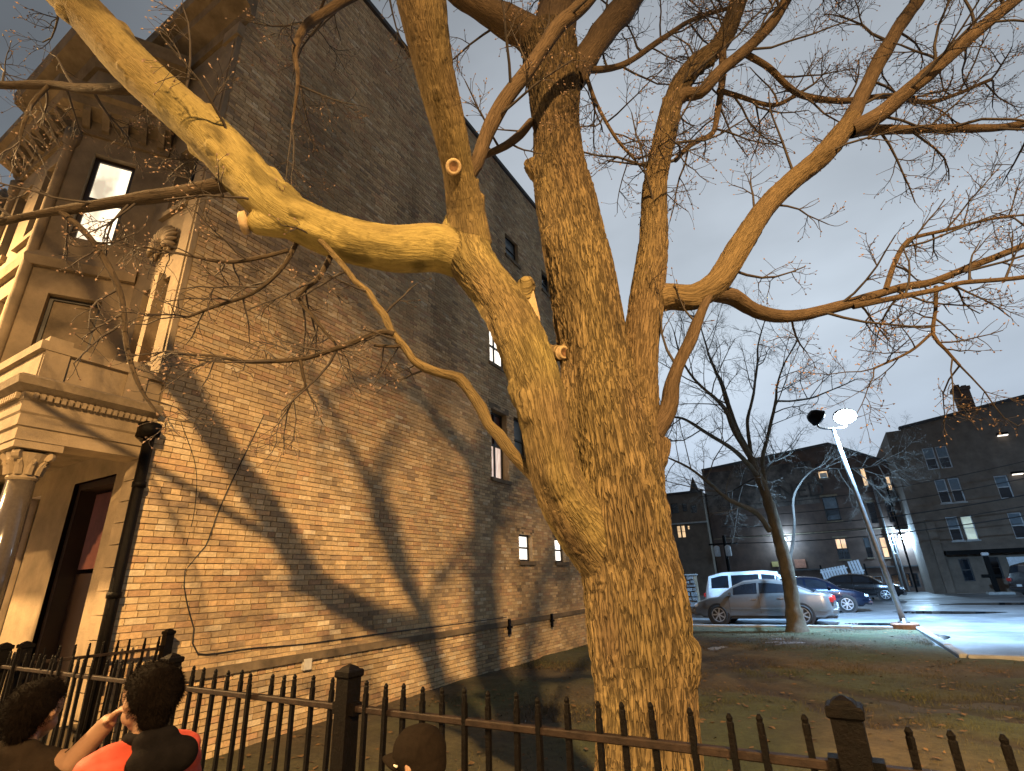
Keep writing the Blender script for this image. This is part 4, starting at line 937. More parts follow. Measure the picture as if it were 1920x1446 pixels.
ab.data.foreach_set('vector', bark.astype(np.float32).ravel())
at_r = tr.data.attributes.new('rough', 'FLOAT', 'POINT'); at_r.data.foreach_set('value', ru.astype(np.float32))
brown = np.array([.142, .097, .050]); yel = np.array([.255, .205, .072]); dark = np.array([.075, .052, .03]); pale = np.array([.30, .235, .13])
mossn = np.clip(mo*1.1+(vnoise(bark*np.array([6, 6, 3.])+8)-.5)*1.1*np.minimum(mo*2, 1), 0, 1)[:, None]
mossn = mossn*np.clip(1.25-(co[:, 2:3]-3.2)*.28, .25, 1)          # algae thins out higher up
cc = brown*(1-mossn)+yel*mossn
cc = cc*np.clip(vnoise(bark*np.array([12, 12, 3.])+70)*.4+.8, .6, 1.3)[:, None]
cc = cc*(1.08-.50*(np.clip(deep-.48, 0, 1)/.52*ru)[:, None])                       # shade inside the furrows painted into the colour
stain = np.clip((vnoise(bark*np.array([8, 8, 5.])+31)*.7+vnoise(bark*np.array([30, 30, 14.])+11)*.3-.56)*6, 0, 1)*np.clip(mo+.2, 0, 1); cc = cc*(1-.5*stain[:, None])
spk = np.clip((vnoise(bark*np.array([60, 60, 40.])+51)-.7)*5, 0, 1)*np.clip(mo-.2, 0, 1); cc = cc*(1-.4*spk[:, None])
cc = cc*(1-.42*np.clip((co[:, 2:3]-3.9)/2.2, 0, 1))                            # lamp's falloff towards the crown put into the bark colour
# rough dark collars where the big forks join
for p_, r_ in ((K3((-2.52, 3.5, 4.82)), .22), (K3((-2.36, 3.2, 5.12)), .15), (K3((-1.72, 3.85, 2.02)), .17)):
    f_ = np.clip(1.3-np.linalg.norm((co-np.array(p_))*np.array([1.2, 1.2, .8]), axis=1)/r_, 0, 1)*np.clip(vnoise(co*14)*1.8-.35, 0, 1); cc = cc*(1-.75*f_[:, None])
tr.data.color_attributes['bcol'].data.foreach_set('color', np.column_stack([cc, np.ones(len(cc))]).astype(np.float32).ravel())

def small_limb(k, pts, seed, parent, TL, twig=False, sides=12, cvar=None):
    C = limb_curve(pts, .06, .012, seed); d = vnoise(C[:, :3]*6); C[:, 3] *= 1+.14*(d-.5)
    v, q = tube_np(C[:, :3], C[:, 3], sides)
    T_, U_, W_ = frames(C[:, :3]); L_ = np.concatenate([[0], np.cumsum(np.linalg.norm(np.diff(C[:, :3], axis=0), axis=1))])
    a = np.arange(sides)*2*np.pi/sides
    bk_ = np.stack([C[:, 3][:, None]*np.cos(a), C[:, 3][:, None]*np.sin(a), np.repeat(L_[:, None], sides, 1)+seed*7], -1).reshape(-1, 3)
    v = v+ (v-np.repeat(C[:, :3], sides, 0))*((vnoise(bk_*np.array([40, 40, 7.]))-.5)*.18)[:, None]
    o = quads_np('limb', v-TL, q, MT['bark'], parent, True)
    at = o.data.color_attributes.new('bcol', 'FLOAT_COLOR', 'POINT'); ab = o.data.attributes.new('bark', 'FLOAT_VECTOR', 'POINT'); ab.data.foreach_set('vector', bk_.astype(np.float32).ravel())
    o.data.attributes.new('rough', 'FLOAT', 'POINT').data.foreach_set('value', np.full(len(v), .35, np.float32))
    base = np.array(cvar or (.088, .060, .035)); c_ = base*(.75+.5*vnoise(bk_*np.array([20, 20, 6.])))[:, None]
    o.data.color_attributes['bcol'].data.foreach_set('color', np.column_stack([c_, np.ones(len(c_))]).astype(np.float32).ravel())
    return C
CURVES = {}
for i, (k, pts) in enumerate(LIMBS.items()):
    if k == 'r1': CURVES[k] = limb_curve(pts, .06, .012, 5); continue
    CURVES[k] = small_limb(k, pts, i+3, tree, TL, cvar=(.135, .098, .045) if k == 'l3' else (.050, .036, .023) if k[0] == 'l' and k[:3] not in ('lup', 'lu', 'lef') else None)
for k, pts in STEMS.items(): CURVES[k] = limb_curve(pts, .06, .012, 5)

# ---- sawn faces
def cut_face(p, n, r_, parent, TL, ring=True):
    n = Vector(n).normalized(); q = n.to_track_quat('Z', 'Y').to_matrix().to_4x4(); M = Matrix.Translation(Vector(p)-Vector(TL)) @ q
    mb = MB(); mb.lathe([(r_*1.12, -.03), (r_*1.1, .008), (r_*.95, .016), (r_*.60, .010), (r_*.55, -.006)], (0, 0, 0), 24, M)
    o = mb.build('cut_scar', MT['cut'], parent, True)
    rr = random.Random(int(r_*1e4)); mb = MB()
    V_ = [tuple(M @ Vector((math.cos(a)*r_*(.56+.06*rr.random()), math.sin(a)*r_*(.62+.06*rr.random()), .013))) for a in [k*2*math.pi/18 for k in range(18)]]
    mb.v += V_; mb.v.append(tuple(M @ Vector((0, 0, .002)))); mb.f += [(k, (k+1) % 18, 18) for k in range(18)]
    mb.build('heart_wood', MT['heart'], o)
cut_face(RING1[2], RING1[3], .050, tree, TL)
cut_face(RING2[2], RING2[3], .042, tree, TL)
cut_face(K3((-3.90, 2.07, 4.77)), (-.75, -.62, -.25), .07, tree, TL)
mb = MB(); cx = [(-1.955, 3.765, 4.38, .03), (-1.945, 3.76, 4.27, .055), (-1.93, 3.765, 4.14, .06), (-1.905, 3.785, 4.0, .05), (-1.88, 3.81, 3.86, .02)]
for x_, y_, z_, w_ in [(*K3(q_[:3]), q_[3]*.8) for q_ in cx]:
    for s_ in (-1, -.4, .4, 1): mb.v.append((x_+s_*w_*.75-TL[0], y_-.012+abs(s_)*.02+s_*w_*.55-TL[1], z_))
for i in range(4):
    for j in range(3): a = i*4+j; mb.f.append((a, a+1, a+5, a+4))
mb.build('torn_scar', MT['cut'], tree, True)

# ---- twigs: grown in space from every limb, opposite pairs as on a maple
class Twigs:
    def __init__(s, seed, drop=0.): s.r = np.random.RandomState(seed); s.V = []; s.Q = []; s.n = 0; s.bV = []; s.drop = drop; s.count = 0
    def add(s, C, rad, sides):
        v, q = tube_np(np.array(C), rad, sides); s.V.append(v); s.Q.append(q+s.n); s.n += len(v); s.count += 1
    def grow(s, p, d, L_, r0, lev, up=.05, sides=None):
        r = s.r; n = 5 if lev < 2 else 4; st = L_/n; C = [p]; D = [d]
        for i in range(n):
            d = d+r.normal(0, .17 if lev else .13, 3); d[2] += up*(1 if i > n/2 else .2)-s.drop; d /= np.linalg.norm(d)
            p = p+d*st; C.append(p); D.append(d)
        rad = np.linspace(r0, max(r0*.42, .0016), n+1)
        s.add(C, rad, sides or (6 if lev == 0 else 4 if lev == 1 else 3))
        if lev >= 3 or L_ < .17: s.bud(C[-1], D[-1]); return
        for i in range(1, n+1):
            if lev == 0 and i == 1: continue
            for sgn in (-1, 1):
                if r.rand() < (.9, .72, .5)[lev]:
                    ax = np.cross(D[i], r.normal(0, 1, 3)); ax /= np.linalg.norm(ax)+1e-9
                    if lev == 0 and i == n and sgn == 1: continue
                    ang = r.uniform(.55, 1.05); dd = D[i]*math.cos(ang)+ax*math.sin(ang)*1; dd /= np.linalg.norm(dd)
                    s.grow(C[i], dd, L_*r.uniform(.34, .62)*(1-.35*i/n)*(1.0 if lev else .9), rad[i]*r.uniform(.5, .72), lev+1, up)
        if lev >= 1: s.bud(C[-1], D[-1])
    def bud(s, p, d):
        L_ = .022*s.r.uniform(.6, 1.3); w_ = .0065*s.r.uniform(.7, 1.3); u = np.cross(d, (.3, .2, .9)); u /= np.linalg.norm(u)+1e-9; v = np.cross(d, u)
        s.bV += [p, p+d*L_*.4+u*w_, p+d*L_*.4-u*.5*w_+v*w_*.87, p+d*L_*.4-u*.5*w_-v*w_*.87, p+d*L_]
    def build(s, parent, TL, tm, bm):
        o = quads_np('twigs', np.vstack(s.V)-TL, np.vstack(s.Q), tm, parent, True); o['kind'] = 'stuff'
        if bm and s.bV:
            B_ = np.array(s.bV)-TL; n = len(B_)//5; k = np.arange(n)[:, None]*5
            T3 = np.concatenate([k+np.array(f_) for f_ in ((0, 2, 1), (0, 3, 2), (0, 1, 3), (4, 1, 2), (4, 2, 3), (4, 3, 1))])
            b = quads_np('buds', B_, T3, bm, parent, False); b['kind'] = 'stuff'
        return o

def side_dirs(rs, d, n, bias):
    o = []
    for _ in range(n):
        ax = np.cross(d, rs.normal(0, 1, 3)); ax /= np.linalg.norm(ax)+1e-9
        v = d*.55+ax*.85+np.array(bias); o.append(v/np.linalg.norm(v))
    return o
def dress(tw, C, n, t0, t1, Lr, bias=(0, 0, .1), up=.05, lev=0):
    rs = tw.r; T_ = np.gradient(C[:, :3], axis=0); T_ /= np.linalg.norm(T_, axis=1)[:, None]
    for j in range(n):
        t = t0+(t1-t0)*(j+rs.rand())/n; i = min(int(t*(len(C)-1)), len(C)-1)
        d = side_dirs(rs, T_[i], 1, bias)[0]; L_ = rs.uniform(*Lr)*SCALE; r0 = min(C[i, 3]*.55, .006+.008*L_)
        tw.grow(C[i, :3]+d*C[i, 3]*.6, d, L_, r0, lev, up)
tw = Twigs(21); SCALE = .8
PLAN = {'r1': (6, .25, .95, (.6, 1.1)), 'r1a': (9, .1, 1, (.7, 1.4)), 'r1b': (11, .08, 1, (.7, 1.4)), 'r1c': (9, .1, 1, (.6, 1.3)),
        'r2': (14, .2, 1, (.5, 1.1)), 'r2b': (6, .2, 1, (.4, .9)), 'r2c': (9, .1, 1, (.5, 1.0)), 'r2d': (6, .3, 1, (.35, .7)), 'r2e': (5, .3, 1, (.3, .6)),
        'r3': (3, .4, .95, (.4, .8)), 'rtop': (9, .2, 1, (.7, 1.4)), 'rdrop': (7, .15, .9, (.5, 1.0)), 'rarc': (12, .08, 1, (.5, 1.2)), 'rarc2': (6, .2, 1, (.4, .9)),
        'right': (16, .35, 1, (.6, 1.4)), 'c_left': (4, .3, 1, (.6, 1.2)), 'c_up': (4, .2, 1, (.8, 1.5)), 'c_right': (8, .25, 1, (.7, 1.5)),
        'cright2': (12, .1, 1, (.6, 1.3)), 'cright3': (8, .15, 1, (.5, 1.0)), 'lu': (7, .2, 1, (.5, 1.0)), 'ctwig': (3, .2, .9, (.4, .8)),
        'l3': (6, .45, 1, (.3, .6)), 'l3a': (10, .1, 1, (.3, .65)), 'l3b': (4, .3, 1, (.2, .4)), 'l3c': (3, .2, 1, (.2, .4)),
        'ldrop': (7, .2, 1, (.3, .6)), 'ldrop2': (7, .2, 1, (.3, .65)), 'ldrop3': (7, .2, 1, (.3, .6)),
        'left': (8, .25, 1, (.4, .9)), 'lup': (3, .4, 1, (.4, .8)), 'lside': (8, .15, 1, (.4, .8)), 'lside2': (7, .15, 1, (.25, .55)), 'ltop': (7, .2, 1, (.4, .8)), 'ltop2': (4, .2, 1, (.25, .5)), 'wtop': (9, .15, 1, (.4, .8))}
for k in list(LIMBS):
    if k[-2:] in ('_x', '_y'): PLAN[k] = (5, .1, 1, (.6, 1.2))
for k, (n, a, b, Lr) in PLAN.items():
    droop = k.startswith('l') and k not in ('lup', 'lu')
    bias = (-.15, .1, -.25) if droop else (.05, .15, .12)
    dress(tw, CURVES[k], n, a, b, Lr, bias, -.03 if droop else .05)
# branch ends splitting on beyond the traced limbs
for k in ('r1a', 'r1b', 'r1c', 'r2', 'r2b', 'r2c', 'r2d', 'r2e', 'rtop', 'right', 'rarc', 'rarc2', 'cright2', 'cright3', 'c_right', 'l3a', 'l3b', 'ldrop', 'ldrop2', 'ldrop3', 'lside2', 'ltop2', 'lu', 'wtop', 'rdrop'):
    C = CURVES[k]; d = C[-1, :3]-C[-3, :3]; d /= np.linalg.norm(d)
    for _ in range(2):
        v = d+tw.r.normal(0, .35, 3); v /= np.linalg.norm(v); tw.grow(C[-1, :3], v, tw.r.uniform(.5, 1.0) if k[0] != 'l' else .4, max(C[-1, 3]*.7, .004), 1 if k[0] == 'l' else 0)
tw.build(tree, TL, MT['twig'], MT['bud'])

# ================================================================== the slim tree on the lawn by the car park
MT['bark2'] = MT['bark']
t2 = thing('slim_tree', 'slim bare tree leaning left on the lawn in front of the silver car', 'tree', (LOT_TREE['trunk'][1][0], LOT_TREE['trunk'][1][1], 0))
TL2 = np.array(t2.location); CV2 = {}
for i, (k, pts) in enumerate(LOT_TREE.items()):
    if k == 'trunk': pts = [(pts[0][0], pts[0][1], -.1, .40)]+[p for p in pts[1:]]
    CV2[k] = small_limb(k, pts, i+50, t2, TL2, cvar=(.035, .028, .022) if k in ('b8', 'b9', 'b10') else (.10, .082, .056), sides=14)
    if k == 'trunk': t2.children[-1].name = 'trunk' if 'trunk' not in bpy.data.objects else 'trunk.001'
tw2 = Twigs(33); SCALE = 1.
for k, n in (('b1', 9), ('b2', 10), ('b3', 12), ('b4', 10), ('b5', 10), ('b6', 10), ('b7', 8), ('b8', 26), ('b9', 14), ('b10', 8), ('trunk', 3)):
    dress(tw2, CV2[k], n, .75 if k == 'trunk' else .5 if k == 'b8' else .3, 1, (1.0, 2.4), (0, 0, .2), .06)
    C = CV2[k]; d = C[-1, :3]-C[-3, :3]; d /= np.linalg.norm(d)
    if k != 'trunk': tw2.grow(C[-1, :3], d, 1.2, max(C[-1, 3]*.8, .008), 0)
tw2.build(t2, TL2, mat('pale_grey_twig', (.10, .085, .068), .8, .25, 20), None)

# ================================================================== lamps
def street_lamp(label, base, head, power, size=156):
    """sodium street lamp: pole at the kerb, curved arm, cobra head with its lamp below"""
    t = thing('street_lamp', label, 'street lamp', (base[0], base[1], 0), 0, 'sodium street lamps')
    hx, hy, hz = head[0]-base[0], head[1]-base[1], head[2]; d = Vector((hx, hy)).normalized()
    MB().lathe([(.16, 0), (.16, .25), (.11, .3), (.10, 3), (.07, hz-.6)], (0, 0, 0), 14).build('pole', MT['galv'], t, True)
    MB().tube([(0, 0, hz-.75), (hx*.25, hy*.25, hz-.1), (hx*.6, hy*.6, hz+.15), (hx*.92, hy*.92, hz+.17)], .035, 10).build('arm', MT['galv'], t, True)
    q = Matrix.Translation((hx, hy, hz+.15)) @ Matrix.Rotation(math.atan2(d.y, d.x), 4, 'Z')
    V_, F_ = [], []
    for i, (x, w_, z0, z1) in enumerate(((-.38, .06, -.04, .06), (-.25, .13, -.07, .10), (0, .19, -.08, .13), (.25, .16, -.075, .10), (.38, .05, -.04, .04))):
        V_ += [tuple(q @ Vector(p)) for p in ((x, -w_, z0), (x, -w_, z1*.6), (x, 0, z1), (x, w_, z1*.6), (x, w_, z0))]
    for i in range(4):
        for j in range(5): a = i*5+j; b = i*5+(j+1) % 5; F_.append((a, b, b+5, a+5))
    F_ += [(4, 3, 2, 1, 0), (20, 21, 22, 23, 24)]
    hd = mesh_np('lamp_head', V_, F_, MT['galv'], t)
    mesh_np('lens', [tuple(q @ Vector((.16*math.cos(a), .12*math.sin(a), z))) for z, s in ((-.082, 1),) for a in [k*math.pi/8 for k in range(16)]], [tuple(range(15, -1, -1))], MT['lens_warm'], hd)
    L_ = bpy.data.lights.new('sodium_light', 'SPOT'); L_.energy = power; L_.color = SODIUM; L_.spot_size = R(size); L_.spot_blend = .30; L_.shadow_soft_size = .32
    o = bpy.data.objects.new('sodium_light', L_); o.location = (hx, hy, hz+.03); link(o, t)
    return t
KEY_W, FAR_W, LOT_W = 70000, 38000, 25000
street_lamp('tall sodium street lamp across the road behind the viewer', (11.4, -12.6), KEY_LAMP, KEY_W)
street_lamp('sodium street lamp further along the kerb, in front of the row houses', (-13.2, -3.6), FAR_LAMP, FAR_W)

# car park flood light: leaning steel pole on a concrete foot, yoke with two heads, only the right one lit
fl = thing('flood_light', 'leaning steel light pole with a glaring white flood light at the car park corner', 'light pole', (1.5, 20.22, 0))
top = Vector((-.50, -.25, 6.16))
MB().lathe([(.36, -.1), (.36, .14), (.33, .17)], (0, 0, 0), 20).build('base', mat('red_brown_painted_concrete', (.20, .10, .06), .85, .3, 6, .3, 30), fl)
MB().tube([(0, 0, .16), top*.3+Vector((0, 0, .1)), top*.65+Vector((0, 0, .04)), top], (.085, .08, .07, .058), 14).build('pole', MT['galv'], fl, True)
MB().lathe([(.16, .17), (.15, .2), (.09, .22), (.09, .3)], (0, 0, 0), 14).build('flange', MT['galv'], fl, True)
ya = top+Vector((-.42, -.24, .32)); yb = top+Vector((.42, .24, .32))
MB().tube(catmull([tuple(ya), tuple(top+Vector((-.38, -.22, .06))), tuple(top+Vector((0, 0, .0))), tuple(top+Vector((.38, .22, .06))), tuple(yb)], .06).tolist(), .035, 10).build('yoke', MT['galv'], fl, True)
def flood(p, lit, yaw):
    """oval bell-shaped flood light head with a domed lens"""
    M = Matrix.Translation(p) @ Matrix.Rotation(yaw, 4, 'Z') @ Matrix.Rotation(R(-58), 4, 'X') @ Matrix.Diagonal((1.25, .9, 1, 1))
    h_ = MB().lathe([(.10, .22), (.16, .20), (.24, .10), (.29, -.06), (.31, -.10), (.31, -.125), (.285, -.125)], (0, 0, 0), 28, M).build('lamp_head', MT['iron'], fl, True)
    MB().lathe([(.283, -.120), (.26, -.16), (.19, -.20), (.10, -.222), (.01, -.23)], (0, 0, 0), 28, M).build('lens', MT['lens_cool'] if lit else MT['glass'], h_, True)
    MB().tube([tuple(M @ Vector((0, 0, .15))), tuple(Vector(p)+Vector((0, 0, -.14)))], .03, 8).build('bracket', MT['galv'], fl)
    return M
flood(ya+Vector((0, 0, .12)), False, R(115))
Mf = flood(yb+Vector((0, 0, .12)), True, R(18))
L_ = bpy.data.lights.new('flood_light', 'SPOT'); L_.energy = LOT_W; L_.color = (.34, .62, 1.0); L_.spot_size = R(168); L_.spot_blend = .75; L_.shadow_soft_size = .16
o = bpy.data.objects.new('flood_light_lamp', L_); link(o, fl); o.location = (Mf @ Vector((0, 0, -.38))); o.rotation_euler = (R(36), R(-20), 0)

# ================================================================== cars
MT['tyre'] = mat('tyre_rubber', (.012, .012, .012), .8, .2, 20)
MT['rim'] = mat('alloy_wheel', (.45, .46, .48), .3, .15, 10, metal=.8)
MT['trim'] = mat('black_car_trim', (.012, .012, .013), .5, .2, 10)
MT['tail'] = mat('red_tail_lens', (.35, .02, .015), .2, .1, 10)
MT['head'] = mat('clear_head_lens', (.5, .52, .55), .1, .1, 10)
MT['chrome'] = mat('car_chrome', (.6, .6, .62), .15, .1, 10, metal=.9)
def interp(T_, x): return float(np.interp(x, [p[0] for p in T_], [p[1] for p in T_]))
SEDAN = dict(belt=[(-2.3, .62), (-2.22, .90), (-2.0, .99), (-1.2, 1.0), (0, .95), (1.1, .93), (1.7, .86), (2.15, .72), (2.3, .52)],
             roof=[(-1.85, 1.0), (-1.0, 1.36), (-.5, 1.44), (0, 1.46), (.45, 1.42), (.8, 1.28), (1.35, .93)],
             hw=[(-2.3, .66), (-2.1, .82), (-1.5, .88), (1.2, .88), (1.9, .82), (2.3, .58)], wins=[(-1.35, -.95), (-.9, -.1), (-.02, .78)], wb=(-1.32, 1.38), wr=.325)
SUVP = dict(belt=[(-2.35, .7), (-2.28, 1.02), (-2.0, 1.08), (0, 1.06), (1.0, 1.04), (1.6, .98), (2.2, .82), (2.35, .55)],
            roof=[(-2.3, 1.05), (-2.12, 1.62), (-1.6, 1.74), (0, 1.77), (.5, 1.70), (1.3, 1.05)],
            hw=[(-2.35, .78), (-2.1, .9), (-1.5, .93), (1.3, .93), (2.0, .86), (2.35, .65)], wins=[(-2.0, -1.3), (-1.18, -.12), (-.02, .82)], wb=(-1.35, 1.42), wr=.37)
def car(label, P, paint, loc, rz, group='cars in the car park', lights=True, name='parked_car'):
    t = thing(name, label, 'car', loc, rz, group)
    x0, x1 = P['belt'][0][0], P['belt'][-1][0]; xs = np.unique(np.concatenate([np.linspace(x0, x1, 41), [p[0] for p in P['roof']]]))
    ra, rb = P['roof'][0][0], P['roof'][-1][0]
    def sec(x):
        hw = interp(P['hw'], x); be = interp(P['belt'], x); sill = .22 if x0+.25 < x < x1-.25 else .30
        rf = interp(P['roof'], x) if ra < x < rb else be
        h_ = max(rf-be, 0); rh = hw*(.97-.30*min(h_/.45, 1)) if h_ > .02 else hw*.90
        return [(0, sill), (hw*.90, sill), (hw*.985, sill+.10), (hw, min(.58, be-.12)), (hw*.985, be-.06), (hw*.95, be), (rh, max(rf-.06, be+.012)), (rh*.82, max(rf-.01, be+.02)), (rh*.4, max(rf+.015, be+.03)), (0, max(rf+.02, be+.032))]
    V_ = []; rows = 10
    S = [sec(x) for x in xs]
    for x, s in zip(xs, S):
        for sg in (1, -1):
            for y, z in s: V_.append((x, sg*y, z))
    F_ = []
    for i in range(len(xs)-1):
        for sg in (0, 1):
            for j in range(rows-1):
                a = i*20+sg*10+j; b = a+20
                F_.append((a, a+1, b+1, b) if sg else (a, b, b+1, a+1))
    for e in (0, len(xs)-1):
        n = e*20
        for j in range(rows-1):
            F_.append((n+j, n+j+1, n+10+j+1, n+10+j))
    body = mesh_np('body', V_, F_, paint, t, True)
    # side glass, set 5 mm proud of the body skin
    def sp(x, r_):
        s = sec(x); j = int(r_); k = r_-j; a, b = s[j], s[min(j+1, 9)]; return a[0]+(b[0]-a[0])*k, a[1]+(b[1]-a[1])*k
    for sg in (1, -1):
        for (a, b) in P['wins']:
            mb = MB(); n = 6
            for i in range(n+1):
                x = a+(b-a)*i/n
                for r_ in (5.12, 5.5, 5.9):
                    y, z = sp(x, r_); mb.v.append((x, sg*(y+.006), z))
            for i in range(n):
                for j in range(2): k = i*3+j; mb.f.append((k, k+3, k+4, k+1) if sg < 0 else (k, k+1, k+4, k+3))
            mb.build('side_window', MT['glass'], t)
    for (a, b) in ((ra+.06, P['roof'][1][0]-.02), (P['roof'][-2][0]+.06, rb-.05)):
        mb = MB(); n = 5; cols = (-1, -.6, 0, .6, 1)
        for i in range(n+1):
            x = a+(b-a)*i/n; y7, z7 = sp(x, 6.3); _, z9 = sp(x, 9)
            for c_ in cols: mb.v.append((x+(.006 if a > 0 else -.006), c_*y7*.97, z9-(z9-z7)*c_*c_+.010))
        for i in range(n):
            for j in range(4): k = i*5+j; mb.f.append((k, k+5, k+6, k+1))
        mb.build('windscreen' if a > 0 else 'rear_window', MT['glass'], t)
    # wheels in dark arches
    for wx in P['wb']:
        for sg in (1, -1):
            hw = interp(P['hw'], wx); r_ = P['wr']; Mx = Matrix.Translation((wx, sg*hw, r_)) @ Matrix.Rotation(-sg*math.pi/2, 4, 'X')
            MB().lathe([(r_+.06, -.25), (r_+.06, .004), (r_+.03, .006)], (0, 0, 0), 28, Mx).build('wheel_arch', MT['trim'], t)
            wh = MB().lathe([(r_-.07, -.20), (r_-.02, -.2), (r_, -.16), (r_, -.02), (r_-.02, .018), (r_-.09, .022), (r_-.10, -.03)], (0, 0, 0), 28, Mx).build('wheel', MT['tyre'], t, True)
            rm = MB().lathe([(r_-.095, -.06), (r_-.095, .018), (r_-.115, .020), (r_-.125, -.02), (.05, -.01), (.05, .02), (.02, .025)], (0, 0, 0), 28, Mx)
            for k in range(7):
                a = k*2*math.pi/7; Ms = Mx @ Matrix.Rotation(a, 4, 'Z'); rm.box(.03, r_-.11, -.022, .022, -.012, .016, Ms)
            rm.build('rim', MT['rim'], wh)
    hwr = interp(P['hw'], x0+.12); hwf = interp(P['hw'], x1-.12)
    zr = interp(P['belt'], x0+.15)-.08; zf = interp(P['belt'], x1-.2)-.06
    for sg in (1, -1):
        MB().bbox(x0-.01, x0+.30, sg*hwr*.80-.13, sg*hwr*.80+.13, zr-.16, zr+.02, .03).build('tail_light', MT['tail'], t)
        MB().bbox(x1-.34, x1-.06, sg*hwf*.86-.13, sg*hwf*.86+.12, zf-.10, zf+.02, .03).build('headlight', MT['head'], t)
        mx = P['roof'][-2][0]+.06; y, z = sp(mx, 5)
        MB().bbox(mx-.05, mx+.06, sg*(y+.10)-.09, sg*(y+.10)+.09, z+.03, z+.15, .025).build('mirror', paint, t)
        for hx in (-.75, .12):
            y, z = sp(hx, 4.2); MB().bbox(hx-.10, hx+.10, sg*y-.018, sg*y+.018, z-.10, z-.065, .006).build('door_handle', MT['chrome'], t)
        y, z = sp(0, 3); MB().bbox(P['wb'][0]+.45, P['wb'][1]-.45, sg*y-.012, sg*y+.014, .5, .545, .008).build('side_moulding', paint, t)
        y, z = sp(0, 1.6); MB().box(P['wb'][0]+.42, P['wb'][1]-.42, sg*y-.012, sg*y+.016, .2, .29).build('sill', MT['trim'], t)
        for dx in (-.95, -.06, .95):
            pts = [(dx, sg*(sp(dx, q_)[0]+.002), sp(dx, q_)[1]) for q_ in (2.2, 3, 4, 4.9)]
            MB().tube(pts, .006, 4).build('door_gap', MT['trim'], t)
    MB().bbox(x0-.06, x0+.2, -hwr*.93, hwr*.93, .32, .52, .05).build('bumper', paint, t); MB().bbox(x1-.2, x1+.05, -hwf*.93, hwf*.93, .28, .48, .05).build('bumper', paint, t)
    MB().box(x0-.072, x0-.062, -.16, .16, .55, .66).build('number_plate', MT['pale_frame'], t)
    return t
def paint(name, col, metal=.5, rough=.3): return mat(name, col, rough, .06, 8, metal=metal, coat=.6)
car('silver four door car parked behind the slim tree', SEDAN, paint('silver_grey_paint', (.19, .185, .18), .6, .3), (-2.45, 22.0, 0), math.pi-R(3))
car('pale blue white estate car parked just behind the silver car', SUVP, paint('white_paint', (.62, .66, .70), .1, .3), (-2.5, 24.9, 0), R(-2))
car('dark blue car half hidden behind the boot of the silver car', SEDAN, paint('dark_blue_paint', (.006, .012, .03), .4, .25), (-1.2, 28.4, 0), R(4))
car('black car parked by the far wall beside the white slats', SEDAN, paint('black_paint', (.010, .010, .012), .3, .2), (1.0, 38.0, 0), R(-8))
car('dark car with red tail light at the right edge of the car park', SUVP, paint('dark_grey_paint', (.03, .028, .03), .4, .25), (10.6, 40.0, 0), R(25))

# ================================================================== far side of the car park
def brick_block(name, label, x0, x1, y, h_, dep, m, prof=None):
    t = thing(name, label, 'building', (x0, y, 0)); f = frame_of((-x0, 0, 0), (1, 0)); return t, f
# --- middle building with painted sign
bB, fB = brick_block('brick_warehouse', 'dark gabled three storey brick building with a faded painted sign, across the car park', -8.6, 6.2, 50, 11, 14, None)
top_ = [(-8.6, 10.7), (1.9, 11.6), (6.3, 9.1)]
def topz(x): return float(np.interp(x, [p[0] for p in top_], [p[1] for p in top_]))
hB = [(.45, 1.5, 5.4, 7.35), (.60, 1.35, 8.85, 10.1), (3.58, 3.95, 7.9, 9.35), (5.1, 5.42, 7.4, 8.5), (.62, 1.42, 2.45, 4.05), (2.55, 2.95, 2.5, 4.0), (3.6, 4.02, 2.45, 3.95), (2.6, 3.12, 0.02, 1.15), (3.7, 4.2, .3, 1.25), (4.6, 4.92, .3, 1.3), (5.05, 5.37, .3, 1.3), (5.5, 5.82, .3, 1.3), (4.3, 4.6, 2.7, 4.0), (3.4, 3.9, 5.0, 6.6), (4.6, 5.1, 5.0, 6.6)]
mb = MB()
for a, b, c, d in cells(-8.6, 6.3, 0, 9.05, hB+[(1.9, 1.901, 0, .001)]): mb.quad(fB(a, c, 0), fB(b, c, 0), fB(b, d, 0), fB(a, d, 0))
for a, b, c, d in cells(-8.6, 6.3, 9.05, 11.6, [(.60, 1.35, 8.85, 10.1), (3.58, 3.95, 7.9, 9.35), (1.9, 1.901, 9.05, 9.06)]):
    n = 8
    for i in range(n):
        p, q = a+(b-a)*i/n, a+(b-a)*(i+1)/n; dp, dq = min(d, topz(p)), min(d, topz(q))
        if dp > c or dq > c: mb.quad(fB(p, c, 0), fB(q, c, 0), fB(q, max(dq, c), 0), fB(p, max(dp, c), 0))
mb.v += [fB(-8.6, 0, 0), fB(-8.6, 10.7, 0), fB(-8.6, 10.7, -14), fB(-8.6, 0, -14), fB(6.3, 0, 0), fB(6.3, 0, -14), fB(6.3, 9.1, -14), fB(6.3, 9.1, 0), fB(1.9, 11.6, 0), fB(1.9, 11.6, -14)]
n = len(mb.v)-10; mb.f += [(n, n+1, n+2, n+3), (n+4, n+5, n+6, n+7), (n+1, n+8, n+9, n+2), (n+8, n+7, n+6, n+9)]
mb.build('wall', MT['red_brick_far'], bB)
fbox(MB(), fB, -8.55, .3, 6.9, 10.45, .004, .02).build('painted_sign_panel', MT['painted_brick_far'], bB)
k = MB()
for (a, b) in zip(top_, top_[1:]): k.prism([(a[0], a[1]+.003), (b[0], b[1]+.003), (b[0], b[1]+.16), (a[0], a[1]+.16)], lambda u, v: fB(u, v, -.3), lambda u, v: fB(u, v, .12))
k.build('coping', MT['slate'], bB)
